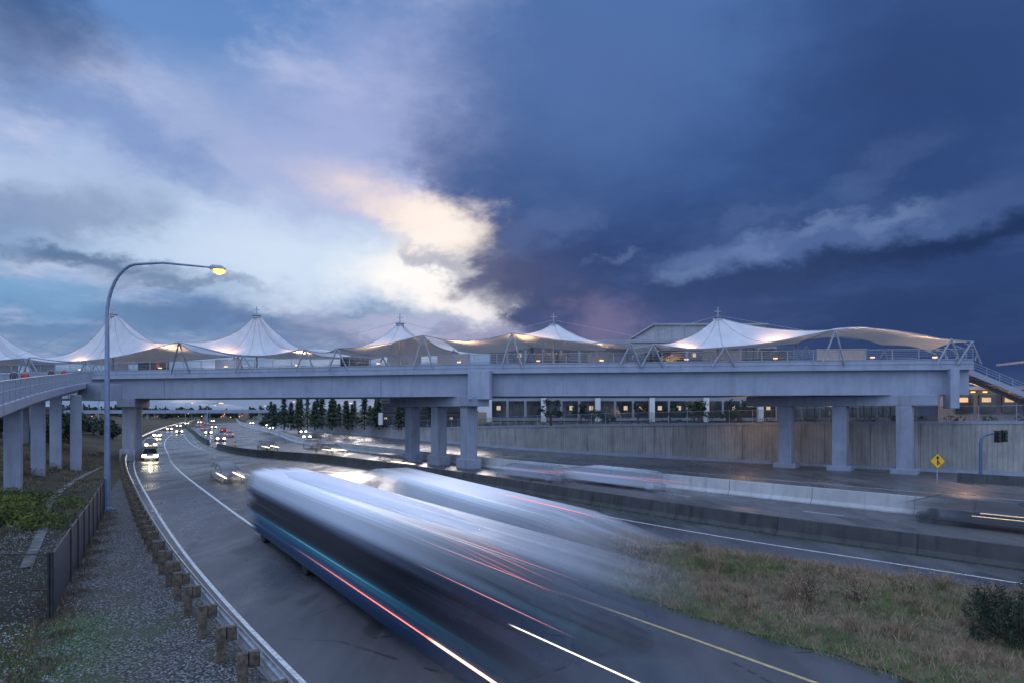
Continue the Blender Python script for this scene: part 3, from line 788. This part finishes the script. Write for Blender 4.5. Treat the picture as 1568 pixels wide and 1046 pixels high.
# ---------------------------------------------------------------- street lamp
sl=empty('street_lamp')
mb=MB()
bx,by=-24.3,39.2
pts=[(bx,by,0),(bx,by,.25),(bx,by,.3),(bx,by,6),(bx,by,11.6)]; rr=[.26,.26,.18,.15,.115]
for k in range(1,9):
    a=k/8*math.pi/2*.95; pts.append((bx+1.9*(1-math.cos(a)),by-.1*k/8,11.6+3.2*math.sin(a))); rr.append(.11-.004*k)
pts+=[(bx+3.5,by-.3,14.83),(bx+6.6,by-.6,14.48)]; rr+=[.065,.05]
mb.tube(pts,rr,12); mb.box((bx,by,.08),(.7,.7,.16)); mb.tube([(bx,by,.2),(bx,by,1.1)],[.19,.19],12)
mb.build('pole',[simple('lamp_pole_paint',(.20,.26,.39),(.16,.22,.34),3,.4,.4)],parent=sl)
mb=MB(); hx,hz=bx+6.9,14.42
mb.tube([(hx-.5,by-.6,hz+.06),(hx-.3,by-.61,hz+.08),(hx+.2,by-.63,hz+.02),(hx+.48,by-.65,hz-.05)],[.07,.16,.17,.05],12,0)
mb.tube([(hx-.2,by-.62,hz-.10),(hx+.12,by-.63,hz-.16),(hx+.42,by-.64,hz-.15)],[.13,.2,.12],12,1)
mb.build('lamp_head',[M_rail,M_lamp],parent=sl)
plight('lamp_light',(hx+.1,by-.63,hz-.5),140,(1,.5,.18)).parent=sl
def far_lamp(x,y,h,d=1):
    mb=MB(); mb.tube([(x,y,0),(x,y,h-1),(x+d*.6,y,h-.2),(x+d*3,y,h)],[.13,.09,.07,.05],8); mb.box((x+d*3.2,y,h-.08),(.8,.35,.16),m=1); mb.build('street_lamp',[M_rail,M_lamp])
for (x,y,h) in [(-95,150,9),(-118,205,9),(-90,260,10),(-150,300,10),(-128,330,9),(-70,150,8),(-185,400,10),(-230,420,9),(-60,230,9)]: far_lamp(x,y,h,random.choice([-1,1]))

# ---------------------------------------------------------------- sign and signal
sg=empty('merge_sign')
mb=MB(); mb.tube([(35.8,55,0),(35.8,55,2.3)],.04,8); mb.build('post',[M_steel],parent=sg)
def diamond(r,y,m,mb):
    mb.add([(35.8-r,y,1.85),(35.8,y,1.85-r),(35.8+r,y,1.85),(35.8,y,1.85+r),(35.8-r,y+.008,1.85),(35.8,y+.008,1.85-r),(35.8+r,y+.008,1.85),(35.8,y+.008,1.85+r)],[(0,1,2,3),(7,6,5,4),(0,4,5,1),(1,5,6,2),(2,6,7,3),(3,7,4,0)],m)
mb=MB(); diamond(.68,54.94,1,mb); diamond(.63,54.925,0,mb)
y=54.915
mb.add([(35.75,y,1.5),(35.85,y,1.5),(35.85,y,2.1),(35.75,y,2.1)],[(0,1,2,3)],1); mb.add([(35.62,y,2.08),(35.98,y,2.08),(35.8,y,2.32)],[(0,1,2)],1)
mb.add([(35.85,y,1.72),(35.98,y,1.55),(36.05,y,1.6),(35.85,y,1.86)],[(0,1,2,3)],1)
mb.build('panel',[M_yellow,M_black],parent=sg,recalc=False)
ts=empty('traffic_signal')
mb=MB(); mb.tube([(43.4,60.5,0),(43.4,60.5,3.0),(43.5,60.5,3.5),(43.8,60.5,3.8),(44.3,60.5,3.95),(45.4,60.5,4.05)],[.15,.13,.12,.1,.09,.07],10); mb.box((43.4,60.5,.1),(.6,.6,.2)); mb.build('pole',[M_bluepole],parent=ts)
mb=MB(); mb.box((44.9,60.4,3.7),(.42,.3,1.1)); mb.box((45.5,60.4,3.75),(.42,.3,1.1))
for x in (44.9,45.5):
    for k in range(3): mb.tube([(x,60.24,3.38+.32*k),(x,60.06,3.38+.32*k)],[.13,.14],10,0)
    mb.tube([(x,60.245,4.02),(x,60.23,4.02)],.1,10,1)
mb.build('signal_heads',[M_black,M_dark],parent=ts,bevel=.01)

# ---------------------------------------------------------------- buildings
def office(name,x0,x1,y,z0,z1,depth,bays,rows,penthouse=None,litp=.15,body=(.3,.31,.34),pil=2):
    e=empty(name); mb=MB(); cx=(x0+x1)/2
    mb.box((cx,y+depth/2,(z0+z1)/2),(x1-x0,depth,z1-z0)); mb.box((cx,y+depth/2,z1+.25),(x1-x0+.6,depth+.6,.5))
    if penthouse:
        a,b,h=penthouse; mb.box(((a+b)/2,y+depth/2+1,z1+.5+h/2),(b-a,depth-3,h)); mb.box(((a+b)/2,y+depth/2+1,z1+.5+h+.15),(b-a+.8,depth-2.2,.3))
        for k in range(int((b-a)/2.4)): mb.box((a+.6+k*2.4,y+2.46,z1+.5+h/2),(.1,.1,h-.2))
    mb.build('walls',[simple(name+'_wall',body,tuple(q*.85 for q in body),.4,.8)],parent=e)
    mb=MB(); bw=(x1-x0)/bays; rh=(z1-z0)/rows
    for r in range(rows):
        for k in range(bays):
            xc=x0+(k+.5)*bw; zc=z0+(r+.5)*rh
            mb.box((xc,y-.05,zc-.1),(bw*.86,.12,rh*.62),m=0)
            if random.random()<litp: mb.box((xc+random.uniform(-.2,.2)*bw,y-.12,zc+.1),(bw*.22,.04,rh*.16),m=1)
            for q in (-.2,.2): mb.box((xc+bw*q,y-.17,zc-.1),(.1,.06,rh*.62),m=2)
        mb.box((cx,y-.1,z0+r*rh+.1),(x1-x0,.25,.25),m=2)
    for k in range(0,bays+1,pil): mb.box((x0+k*bw,y-.7,z0+rh*.5),(.9,.9,rh),m=3)
    mb.build('windows',[M_glass,M_warmwin,M_dark,M_white],parent=e)
office('office_building',-4,47,116,4.2,18.2,26,16,3,(26,46,2.9),.45,(.32,.34,.40),3)
office('office_block',50,84,130,4.2,13,18,9,2,None,.15,(.16,.17,.2),4)
office('low_building',-30,-9,150,3,8.5,14,7,2,None,.1,(.10,.10,.12),4)
office('roadside_building',-120,-92,120,1.5,6.5,14,8,1,None,.3,(.16,.17,.2),4)
do=empty('distant_overpass'); mb=MB()
mb.beam((-260,380,5.4),(-120,430,6.0),9,1.3); mb.beam((-260,375.4,6.4),(-120,425.4,7.0),.2,.8); 
for k in range(5): mb.box((-250+k*30,384+k*10.7,2.4),(1.4,5,4.9),R(20))
mb.build('deck',[M_col],parent=do)
mb=MB()
for i in range(40):
    u=random.uniform(-.66,-.30);Y=random.uniform(380,520);mb.box((u*Y,Y,random.uniform(2,7)),(.4,.4,.4),m=random.choice([0,0,1,2]))
mb.build('town_lights',[M_warm,M_orange,M_tail],parent=do)

# ---------------------------------------------------------------- vehicles
def fade_mat(name,bands,L,H,lo_f,hi_f,amax=1.0,rough=.35,streak=1.0,jit=.16,shade=.5,lite=.5,lc=(.26,.33,.48)):
    """paint of a moving vehicle in a long exposure: bands by height, smeared along its travel axis (local x)"""
    m,nt,b=newmat(name); oc=tc(nt,'Object'); s=nt.nodes.new('ShaderNodeSeparateXYZ'); nt.links.new(oc,s.inputs[0])
    st=noise(nt,mapping(nt,oc,(.02,1.6,2.6)),2.0,4,.55); 
    zz=mth(nt,'DIVIDE',mth(nt,'ADD',s.outputs[2],mth(nt,'MULTIPLY',mth(nt,'SUBTRACT',st,.5),.3*streak)),H)
    col=ramp(nt,zz,bands)
    col=mixc(nt,mth(nt,'MULTIPLY',smooth(nt,st,.5,.8),lite*streak),col,lc)
    col=mixc(nt,mth(nt,'MULTIPLY',smooth(nt,st,.5,.25),shade*streak),col,(.05,.07,.13))
    nt.links.new(col,b.inputs['Base Color']); b.inputs['Roughness'].default_value=rough
    xj=mth(nt,'ADD',s.outputs[0],mth(nt,'MULTIPLY',mth(nt,'SUBTRACT',noise(nt,mapping(nt,oc,(.02,1.0,1.4)),2.2,3,.5),.5),L*jit))
    a1=smooth(nt,xj,-L/2+L*.01,-L/2+L*lo_f); a2=smooth(nt,xj,L/2-L*.02,L/2-L*hi_f)
    al=mth(nt,'MULTIPLY',mth(nt,'MULTIPLY',a1,a2),amax)
    nt.links.new(al,b.inputs['Alpha'])
    return m
def streak_mat(name,c,s,L,lo_f=.35,hi_f=.35,amax=.9):
    m,nt,b=newmat(name); oc=tc(nt,'Object'); q=nt.nodes.new('ShaderNodeSeparateXYZ'); nt.links.new(oc,q.inputs[0])
    a=mth(nt,'MULTIPLY',smooth(nt,q.outputs[0],-L/2,-L/2+L*lo_f),smooth(nt,q.outputs[0],L/2,L/2-L*hi_f))
    b.inputs['Base Color'].default_value=c+(1,); b.inputs['Emission Color'].default_value=c+(1,); b.inputs['Emission Strength'].default_value=s
    nt.links.new(mth(nt,'MULTIPLY',a,amax),b.inputs['Alpha']); return m
def loft(mb,secs,m=0):
    n=len(secs[0]); v=[p for s_ in secs for p in s_]
    f=[(i*n+k,i*n+(k+1)%n,(i+1)*n+(k+1)%n,(i+1)*n+k) for i in range(len(secs)-1) for k in range(n)]
    f+=[tuple(range(n))[::-1],tuple((len(secs)-1)*n+k for k in range(n))]
    mb.add(v,f,m)
def wheel(mb,x,y,r,w,m):
    mb.tube([(x,y-w/2,r),(x,y+w/2,r)],r,16,m); mb.tube([(x,y-w/2-.01,r),(x,y+w/2+.01,r)],r*.55,12,m+1)
def car(name,x,y,heading,colr,L=4.6,blur=False,toward=True,light=True,amax=.75,lr=.05):
    k=L/4.6; e=empty(name); e.location=(x,y,.02); e.rotation_euler=(0,0,heading)
    H=1.45
    def sec(xx,w,z0,z1):
        b_=.08
        return [(xx*k,-w/2,z0+b_),(xx*k,-w/2+b_,z0),(xx*k,w/2-b_,z0),(xx*k,w/2,z0+b_),(xx*k,w/2,z1-b_),(xx*k,w/2-b_*1.5,z1),(xx*k,-w/2+b_*1.5,z1),(xx*k,-w/2,z1-b_)]
    if blur:
        body=fade_mat(name+'_paint',[(0,(.01,.01,.012)),(.2,colr),(.6,colr),(.68,tuple(q*.4+.03 for q in colr)),(.9,tuple(q*.4+.04 for q in colr)),(1,colr)],L,H,.45,.45,amax); glass=body; tyre=body; hub=body
        hl=streak_mat(name+'_hl',(1,.84,.6) ,4,L,.5,.2); tl=streak_mat(name+'_tl',(1,.2,.14),.9,L,.3,.5,.5)
    else:
        body=simple(name+'_paint',colr,tuple(q*.85 for q in colr),1,.25,.2); glass=M_glass;tyre=M_tire;hub=M_steel;hl=M_head;tl=M_tail
    mb=MB()
    loft(mb,[sec(-2.3,1.55,.38,.78),sec(-2.2,1.72,.25,.92),sec(-1.3,1.8,.2,.95),sec(0,1.8,.2,.93),sec(1.2,1.8,.2,.9),sec(1.9,1.74,.22,.78),sec(2.25,1.58,.3,.68),sec(2.3,1.45,.36,.6)],0)
    mb.build('body',[body],parent=e,bevel=0 if blur else .02)
    mb=MB()
    v=[(-1.9*k,-.82,.9),(-1.9*k,.82,.9),(1.25*k,.82,.88),(1.25*k,-.82,.88),(-1.25*k,-.62,1.42),(-1.25*k,.62,1.42),(.35*k,.62,1.43),(.35*k,-.62,1.43)]
    mb.add(v,[(0,1,5,4),(1,2,6,5),(2,3,7,6),(3,0,4,7)],1)
    v2=[(-1.27*k,-.64,1.42),(-1.27*k,.64,1.42),(.37*k,.64,1.43),(.37*k,-.64,1.43),(-1.1*k,-.5,1.48),(-1.1*k,.5,1.48),(.2*k,.5,1.49),(.2*k,-.5,1.49)]
    mb.add(v2,[(4,5,6,7),(0,1,5,4),(1,2,6,5),(2,3,7,6),(3,0,4,7)],0)
    for s_ in (-1,1):
        for a,b in (((1.25,.82,.88),(.35,.62,1.43)),((-1.9,.82,.9),(-1.25,.62,1.42)),((-.4,.82,.9),(-.4,.63,1.42))):
            mb.beam((a[0]*k,a[1]*s_,a[2]),(b[0]*k,b[1]*s_,b[2]),.07,.05,0)
    mb.build('cabin',[body,glass],parent=e)
    mb=MB()
    for xx in (-1.4,1.4):
        for yy in (-.8,.8): wheel(mb,xx*k,yy,.32,.2,0)
    mb.build('wheels',[tyre,hub],parent=e)
    if light:
        mb=MB()
        if blur:
            for yy in (-.68,.68):
                if toward: mb.tube([(-L*.1,yy,.62),(L*.5,yy,.62)],lr,6,0)
                else: mb.tube([(-L*.5,yy,.78),(L*.3,yy,.78)],lr*.5,6,1)
        else:
            for yy in (-.62,.62):
                mb.box((2.27*k,yy,.64),(.1,.44,.28),m=0); mb.box((-2.28*k,yy*1.05,.76),(.1,.34,.14),m=1)
        mb.build('lights',[hl,tl],parent=e)
    return e
def heading(line,y,fwd=True):
    i=min(range(1,len(line)-1),key=lambda k:abs(line[k][1]-y)); dx,dy=line[i+1][0]-line[i-1][0],line[i+1][1]-line[i-1][1]
    a=math.atan2(dy,dx); return a if fwd else a+math.pi
def online(line,y,o):
    i=min(range(1,len(line)-1),key=lambda k:abs(line[k][1]-y)); return offs(line,o)[i]
for (y,o,c) in [(80,2.6,(.3,.32,.35)),(106,2.7,(.05,.05,.06)),(150,2.6,(.4,.4,.42)),(176,6.4,(.1,.1,.12)),(205,2.6,(.3,.05,.05)),(250,2.8,(.3,.3,.3)),(300,2.8,(.2,.2,.2)),(330,6.5,(.2,.2,.2))]:
    p=online(G,y,o); car('car',p[0],p[1],heading(G,y,False),c)
    if y<160: 
        h=heading(G,y,False); plight('headlight_glow',(p[0]+math.cos(h)*2.9,p[1]+math.sin(h)*2.9,.6),80,(1,.85,.55))
p=online(G,52,7.4); car('blurred_car',p[0],p[1],heading(G,52,False),(.3,.32,.36),10,True,True,True,.7,.05)
for (y,o,c,t) in [(130,3,(.2,.2,.22),0),(150,6.5,(.4,.4,.42),0),(170,3,(.05,.05,.06),0),(185,8,(.3,.05,.04),0),(205,4,(.3,.3,.32),0),(225,8,(.1,.1,.1),0),(250,4,(.2,.2,.22),0),(290,7,(.2,.2,.22),0),(330,5,(.2,.2,.22),0),(370,8,(.2,.2,.22),0)]:
    p=online(B1,y,o); car('car',p[0],p[1],heading(B1,y,bool(random.random()<.4)),c)
for (y,o,c) in [(140,3.5,(.3,.3,.33)),(175,7,(.1,.1,.12)),(215,4,(.4,.4,.4)),(260,7,(.2,.2,.2)),(310,5,(.2,.2,.2))]:
    p=online(B2,y,o); car('car',p[0],p[1],heading(B2,y,False),c)
for (x,y,l,c,tw,am,lr) in [(7.5,54.0,19,(.62,.70,.84),False,.72,.035),(1.5,58.5,12,(.45,.54,.68),False,.55,.03),(24.9,33.2,11,(.07,.08,.10),True,.8,.016),(-13,69.5,9,(.10,.08,.08),True,.5,.04),(-26,93,9,(.12,.1,.1),True,.5,.045),(-38,101.5,10,(.1,.08,.08),True,.6,.05),(-33,108,9,(.35,.36,.4),False,.6,.05)]:
    car('blurred_car',x,y,heading(B1,y,not tw),c,l,True,tw,True,am,lr)

def trail(name,x0,x1,y,z,r,c,s,par,fl=.3,fh=.1,am=.9):
    L=x1-x0; mb=MB(); mb.tube([(-L/2,0,0),(L/2,0,0)],r,6); o=mb.build(name,[streak_mat(name,c,s,L,fl,fh,am)],parent=par); o.location=((x0+x1)/2,y,z)
# bus (long exposure: the body is smeared along its path)
far=Vector((-13.6,33.3)); d=Vector((12.1,-18.9)).normalized(); Lb=29.0
per=Vector((.84,.54))
ctr=far+d*(Lb/2)+per*1.3
bus=empty('city_bus',(ctr.x,ctr.y,.0)); bus.rotation_euler=(0,0,math.atan2(d.y,d.x))
bands=[(0,(.004,.006,.012)),(.08,(.006,.02,.05)),(.20,(.008,.045,.13)),(.31,(.012,.10,.20)),(.37,(.04,.24,.31)),(.40,(.015,.05,.07)),(.44,(.008,.010,.018)),(.64,(.014,.016,.028)),(.71,(.12,.15,.22)),(.78,(.62,.70,.84)),(1,(.84,.88,.95))]
Mbus=fade_mat('bus_paint',bands,Lb,3.15,.10,.52,1.0,.4,.8,.16,.10,.22,(.36,.44,.60))
def bsec(x,ins=0,hw=1.3,top=3.15,z0=.32):
    w=hw-ins; z0=z0+ins; z1=top-ins; r=.28
    P=[(-w,z0),(w,z0),(w,1.2),(w,z1-r)]
    for k in range(1,5): a=k/4*math.pi/2; P.append((w-r+r*math.cos(a),z1-r+r*math.sin(a)))
    for k in range(0,5): a=math.pi/2+k/4*math.pi/2; P.append((-w+r+r*math.cos(a),z1-r+r*math.sin(a)))
    P.append((-w,1.2))
    return [(x,yy,zz) for yy,zz in P]
mb=MB()
loft(mb,[bsec(-Lb/2,.3),bsec(-Lb/2+.12,.1),bsec(-Lb/2+.4)]+[bsec(-Lb/2+1+i*(Lb-2)/8) for i in range(9)]+[bsec(Lb/2-.3),bsec(Lb/2,.1)],0)
mb.build('body',[Mbus],parent=bus)
mb=MB()
for xx in (-10.5,-3.5):
    for yy in (-1.12,1.12):
        mb.tube([(xx,yy-.16,.5),(xx,yy+.16,.5)],.5,20,0)
mb.build('wheels',[M_tire],parent=bus,bevel=.05)
mb=MB()
loft(mb,[[(x,yy,zz) for yy,zz in ((-w,3.1),(w,3.1),(w*.8,h),(-w*.8,h))] for x,w,h in ((-11,.3,3.13),(-8,.75,3.3),(-2,.75,3.32),(4,.6,3.25),(8,.3,3.13))],0)
mb.build('roof_unit',[fade_mat('roof_unit_paint',[(0,(.6,.68,.8)),(1,(.8,.85,.95))],Lb,3.2,.3,.5,.6,.5,.6,.16,.2)],parent=bus,smooth_=True)
side=-1.33
trail('marker_light_trail',-6,9.5,side,.80,.015,(1,.28,.20),1.1,bus,.8,.1,.75)
trail('marker_light_trail_bright',7,12.5,side,.80,.028,(1,.60,.42),2.0,bus,.2,.1)
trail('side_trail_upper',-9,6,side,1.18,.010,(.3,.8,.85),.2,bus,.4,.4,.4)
for (a,b,yy,z,rr_) in [(2,12,-.3,2.9,.007),(4,12,-.8,2.75,.007),(5,12.5,-1.0,2.2,.009)]:
    trail('tail_light_trail',a,b,yy,z,rr_,(1,.35,.33),.7,bus,.5,.4,.5)
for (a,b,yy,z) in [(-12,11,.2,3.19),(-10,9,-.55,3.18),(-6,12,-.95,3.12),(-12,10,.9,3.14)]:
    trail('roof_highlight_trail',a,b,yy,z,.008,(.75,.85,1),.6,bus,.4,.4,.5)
# van in the next lane, smeared the same way
vd=Vector((11.6,-22.0)).normalized(); Lv=28.0
van=empty('blurred_van',(-2.3,27.4,0)); van.rotation_euler=(0,0,math.atan2(vd.y,vd.x))
Mvan=fade_mat('van_paint',[(0,(.05,.07,.1)),(.2,(.35,.43,.56)),(.45,(.60,.68,.80)),(.8,(.74,.80,.90)),(1,(.82,.87,.95))],Lv,2.7,.46,.42,.95,.4,.7,.2,.12,.2,(.5,.58,.72))
mb=MB(); loft(mb,[bsec(-Lv/2,.35,1.15,2.4,.3),bsec(-Lv/2+3,.1,1.15,2.8,.3)]+[bsec(-Lv/2+5+i*2.2,0,1.15,2.95,.3) for i in range(9)]+[bsec(Lv/2,.2,1.15,2.8,.3)],0); mb.build('body',[Mvan],parent=van)
mb=MB()
for yy in (-.9,.9): wheel(mb,-2,yy,.38,.24,0); wheel(mb,3,yy,.38,.24,0)
mb.build('wheels',[Mvan,Mvan],parent=van)
for (a,b,yy,z,r_) in [(-1,9,-1.17,1.05,.010),(1,10,-1.17,1.25,.008),(0,10,-1.16,.9,.009),(2,11,.2,2.97,.008),(-3,7,-1.17,1.9,.006),(0,9,-1.17,1.5,.006)]:
    trail('tail_light_trail',a,b,yy,z,r_,(1,.28,.26),1.0,van,.4,.4,.7)
Lt=5.2; mb=MB(); mb.tube([(-Lt/2,0,0),(Lt/2,0,0)],.017,6); o=mb.build('headlight_trail',[streak_mat('headlight_trail',(1,.93,.85),1.2,Lt,.1,.3,.75)]); o.location=(1.4,14.1,.75); o.rotation_euler=(0,0,math.atan2(-3.6,2.6))

# ---------------------------------------------------------------- sky
w=bpy.data.worlds.new('World'); scene.world=w; w.use_nodes=True; nt=w.node_tree
bg=nt.nodes['Background']
g=tc(nt,'Generated'); sp=nt.nodes.new('ShaderNodeSeparateXYZ'); nt.links.new(g,sp.inputs[0]); X,Y,Z=sp.outputs
az=mth(nt,'MULTIPLY',mth(nt,'ARCTAN2',X,Y),57.2958); el=mth(nt,'MULTIPLY',mth(nt,'ARCSINE',Z),57.2958)
nv=mapping(nt,g,(1,1,2.0)); w1=noise(nt,nv,3.2,3,.5,.2,True); ws=nt.nodes.new('ShaderNodeSeparateColor'); nt.links.new(w1,ws.inputs[0])
w2=noise(nt,mapping(nt,g,(1,1,1.7),(3,1,2)),12,6,.62,.1,True); ws2=nt.nodes.new('ShaderNodeSeparateColor'); nt.links.new(w2,ws2.inputs[0])
def warp(base,a,b,ka,kb): return mth(nt,'ADD',base,mth(nt,'ADD',mth(nt,'MULTIPLY',mth(nt,'SUBTRACT',a,.5),ka),mth(nt,'MULTIPLY',mth(nt,'SUBTRACT',b,.5),kb)))
azw=warp(az,ws.outputs[0],ws2.outputs[0],5,10); elw=warp(el,ws.outputs[1],ws2.outputs[1],2.5,5)
elm=warp(el,ws.outputs[1],ws2.outputs[1],4,2)
bnd=mth(nt,'SUBTRACT',mth(nt,'MULTIPLY',ramp(nt,mth(nt,'DIVIDE',el,35),[(0,.55),(.19,.50),(.27,.44),(.325,.385),(.37,.43),(.43,.42),(.50,.34),(.60,.26),(.75,.34),(1,.46)],'EASE'),40),20)
sft=ramp(nt,mth(nt,'DIVIDE',el,35),[(0,.25),(.25,.07),(.5,.08),(.62,.26),(1,.6)])
df=mth(nt,'DIVIDE',mth(nt,'SUBTRACT',azw,bnd),mth(nt,'MULTIPLY',sft,22))
mask=smooth(nt,df,-.5,.6)
e35=mth(nt,'DIVIDE',elm,35)
left=ramp(nt,e35,[(0,(.15,.25,.45)),(.2,(.13,.24,.44)),(.33,(.33,.48,.72)),(.46,(.37,.48,.74)),(.63,(.24,.36,.64)),(.8,(.13,.26,.56)),(1,(.08,.20,.48))],'EASE')
right=ramp(nt,e35,[(0,(.024,.05,.155)),(.2,(.03,.062,.185)),(.38,(.025,.06,.19)),(.57,(.038,.094,.27)),(.8,(.066,.148,.385)),(1,(.07,.165,.42))],'EASE')
pln=nt.nodes.new('ShaderNodeVectorMath'); pln.operation='DIVIDE'; nt.links.new(g,pln.inputs[0])
cz=nt.nodes.new('ShaderNodeCombineXYZ'); zz=mth(nt,'ADD',mth(nt,'MAXIMUM',Z,0.0),.18); 
for i in range(3): nt.links.new(zz,cz.inputs[i])
nt.links.new(cz.outputs[0],pln.inputs[1]); cl=noise(nt,pln.outputs[0],1.9,7,.62,.1); cl2=noise(nt,mapping(nt,pln.outputs[0],(1,1,1),(5,3,0)),.9,6,.6,.2)
left=mixc(nt,mth(nt,'MULTIPLY',smooth(nt,cl,.46,.66),.6),left,(.58,.63,.83))
left=mixc(nt,mth(nt,'MULTIPLY',smooth(nt,cl2,.50,.34),.55),left,(.085,.18,.44))
right=mixc(nt,mth(nt,'MULTIPLY',smooth(nt,cl,.45,.7),.22),right,(.10,.18,.42))
right=mixc(nt,mth(nt,'MULTIPLY',smooth(nt,cl2,.5,.3),.3),right,(.016,.034,.12))
col=mixc(nt,mask,left,right)
cv=nt.nodes.new('ShaderNodeCombineXYZ'); nt.links.new(azw,cv.inputs[0]); nt.links.new(elw,cv.inputs[1])
def blob(col,a0,e0,sa,se,rot,c,s):
    k=2.1
    gr=nt.nodes.new('ShaderNodeTexGradient'); gr.gradient_type='SPHERICAL'
    nt.links.new(mapping(nt,cv.outputs[0],(sa*k,se*k,1),(a0,e0,0),(0,0,R(rot)),'TEXTURE'),gr.inputs[0])
    return mixc(nt,smooth(nt,gr.outputs['Fac'],0.0,.85,0.0,s),col,c)
for b_ in [(-37,26,4,3,-30,(.02,.06,.18),.7),(-22,19,10,2.6,-20,(.42,.48,.72),.55),(-12,24,8,5,25,(.42,.47,.75),.6),(-24,14,12,2.2,-5,(.55,.68,.88),.7),(-30,20,6,1.2,-25,(.10,.22,.52),.4),
           (-16,12,10,2.4,0,(.64,.76,.92),.85),(-9.5,17.3,6,1.6,-14,(.88,.72,.72),.55),(-7.6,16.6,4.0,1.1,-12,(.98,.82,.75),.85),(-5.8,14.6,3.4,2.4,-15,(1,.90,.83),.95),(-7.5,10.8,5,1.8,-8,(1.0,.97,.95),1.0),(-4.3,8.8,3,1.0,-25,(.95,.9,.90),.85),(-6.6,13.0,2.2,.6,-30,(.27,.31,.46),.65),
           (-35,14,5,1.5,10,(.13,.20,.38),.6),(-33,11.0,5,.6,-3,(.04,.10,.23),.75),(-27,9.9,4,.4,3,(.07,.14,.28),.6),(-38,8,7,1.0,0,(.20,.40,.66),.7),(-23,7.6,8,.7,0,(.10,.18,.36),.6),(-14,6.3,5,.8,0,(.14,.19,.37),.7),(-9,7.2,5,.6,0,(.46,.49,.70),.7),(-24,5.2,12,.7,0,(.20,.30,.50),.5),(-3,6.2,3,.7,0,(.30,.27,.43),.6),
           (6,27,10,6,0,(.085,.165,.39),.7),(1,12.0,4.2,2.4,-10,(.05,.07,.18),.9),(3.5,15.6,3,1.2,20,(.08,.14,.33),.65),(-2.4,11.6,2.0,.9,30,(.07,.085,.21),.85),(8,7.6,2.4,1.9,0,(.24,.19,.33),.6),(12,6,7,2,0,(.09,.11,.27),.4),
           (27,13.4,10,1.1,5,(.09,.155,.35),.75),(31,14.4,2.2,.55,12,(.16,.24,.44),.7),(24.5,14.2,1.9,.45,12,(.14,.21,.41),.65),(28,14.0,1.2,.4,8,(.14,.21,.42),.55),(17,12.2,3.5,.9,10,(.10,.165,.36),.75),(15,11.4,1.6,.45,10,(.14,.22,.42),.6),(19.5,12.8,1.3,.4,15,(.14,.21,.42),.55),(29,17.6,3.4,.9,25,(.085,.155,.35),.6),(20,15.2,2.4,.5,10,(.08,.14,.32),.5),(9.5,13.3,1.2,.35,5,(.1,.16,.34),.6),
           (34,12,9,.8,5,(.010,.026,.088),.85),(22,10.4,9,1.0,3,(.026,.05,.145),.6),(35,25,9,7,0,(.022,.05,.165),.7),(35,6,10,3,0,(.014,.038,.125),.6)]:
    col=blob(col,*b_)
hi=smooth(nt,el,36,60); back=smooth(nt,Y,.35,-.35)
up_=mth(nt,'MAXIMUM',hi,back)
col=mixc(nt,up_,col,(.78,.99,1.42))  # bright sky added overhead and behind the camera, out of view, as fill light
sky=nt.nodes.new('ShaderNodeTexSky'); sky.sky_type='NISHITA'; sky.sun_disc=False; sky.sun_elevation=R(9); sky.sun_rotation=R(-8)
sk=mixc(nt,1.0,sky.outputs[0],(.001,.001,.001),'MULTIPLY')
col=mixc(nt,1.0,col,sk,'ADD')
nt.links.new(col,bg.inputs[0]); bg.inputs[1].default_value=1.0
s=bpy.data.lights.new('sun','SUN'); s.energy=.5; s.angle=R(16); s.color=(1,.88,.8)
so=bpy.data.objects.new('sun',s); COL.objects.link(so)
dv=Vector((math.sin(R(-8))*math.cos(R(11)),math.cos(R(-8))*math.cos(R(11)),math.sin(R(11))))
so.rotation_euler=dv.to_track_quat('Z','Y').to_euler(); so.location=(0,0,50)

# ---------------------------------------------------------------- camera
cam=bpy.data.cameras.new('camera'); co=bpy.data.objects.new('camera',cam); COL.objects.link(co)
co.location=(0,0,6); co.rotation_euler=(R(90),0,0); cam.lens=22.96; cam.sensor_width=36; cam.shift_y=.0682; cam.clip_end=9000; cam.clip_start=.1
scene.camera=co
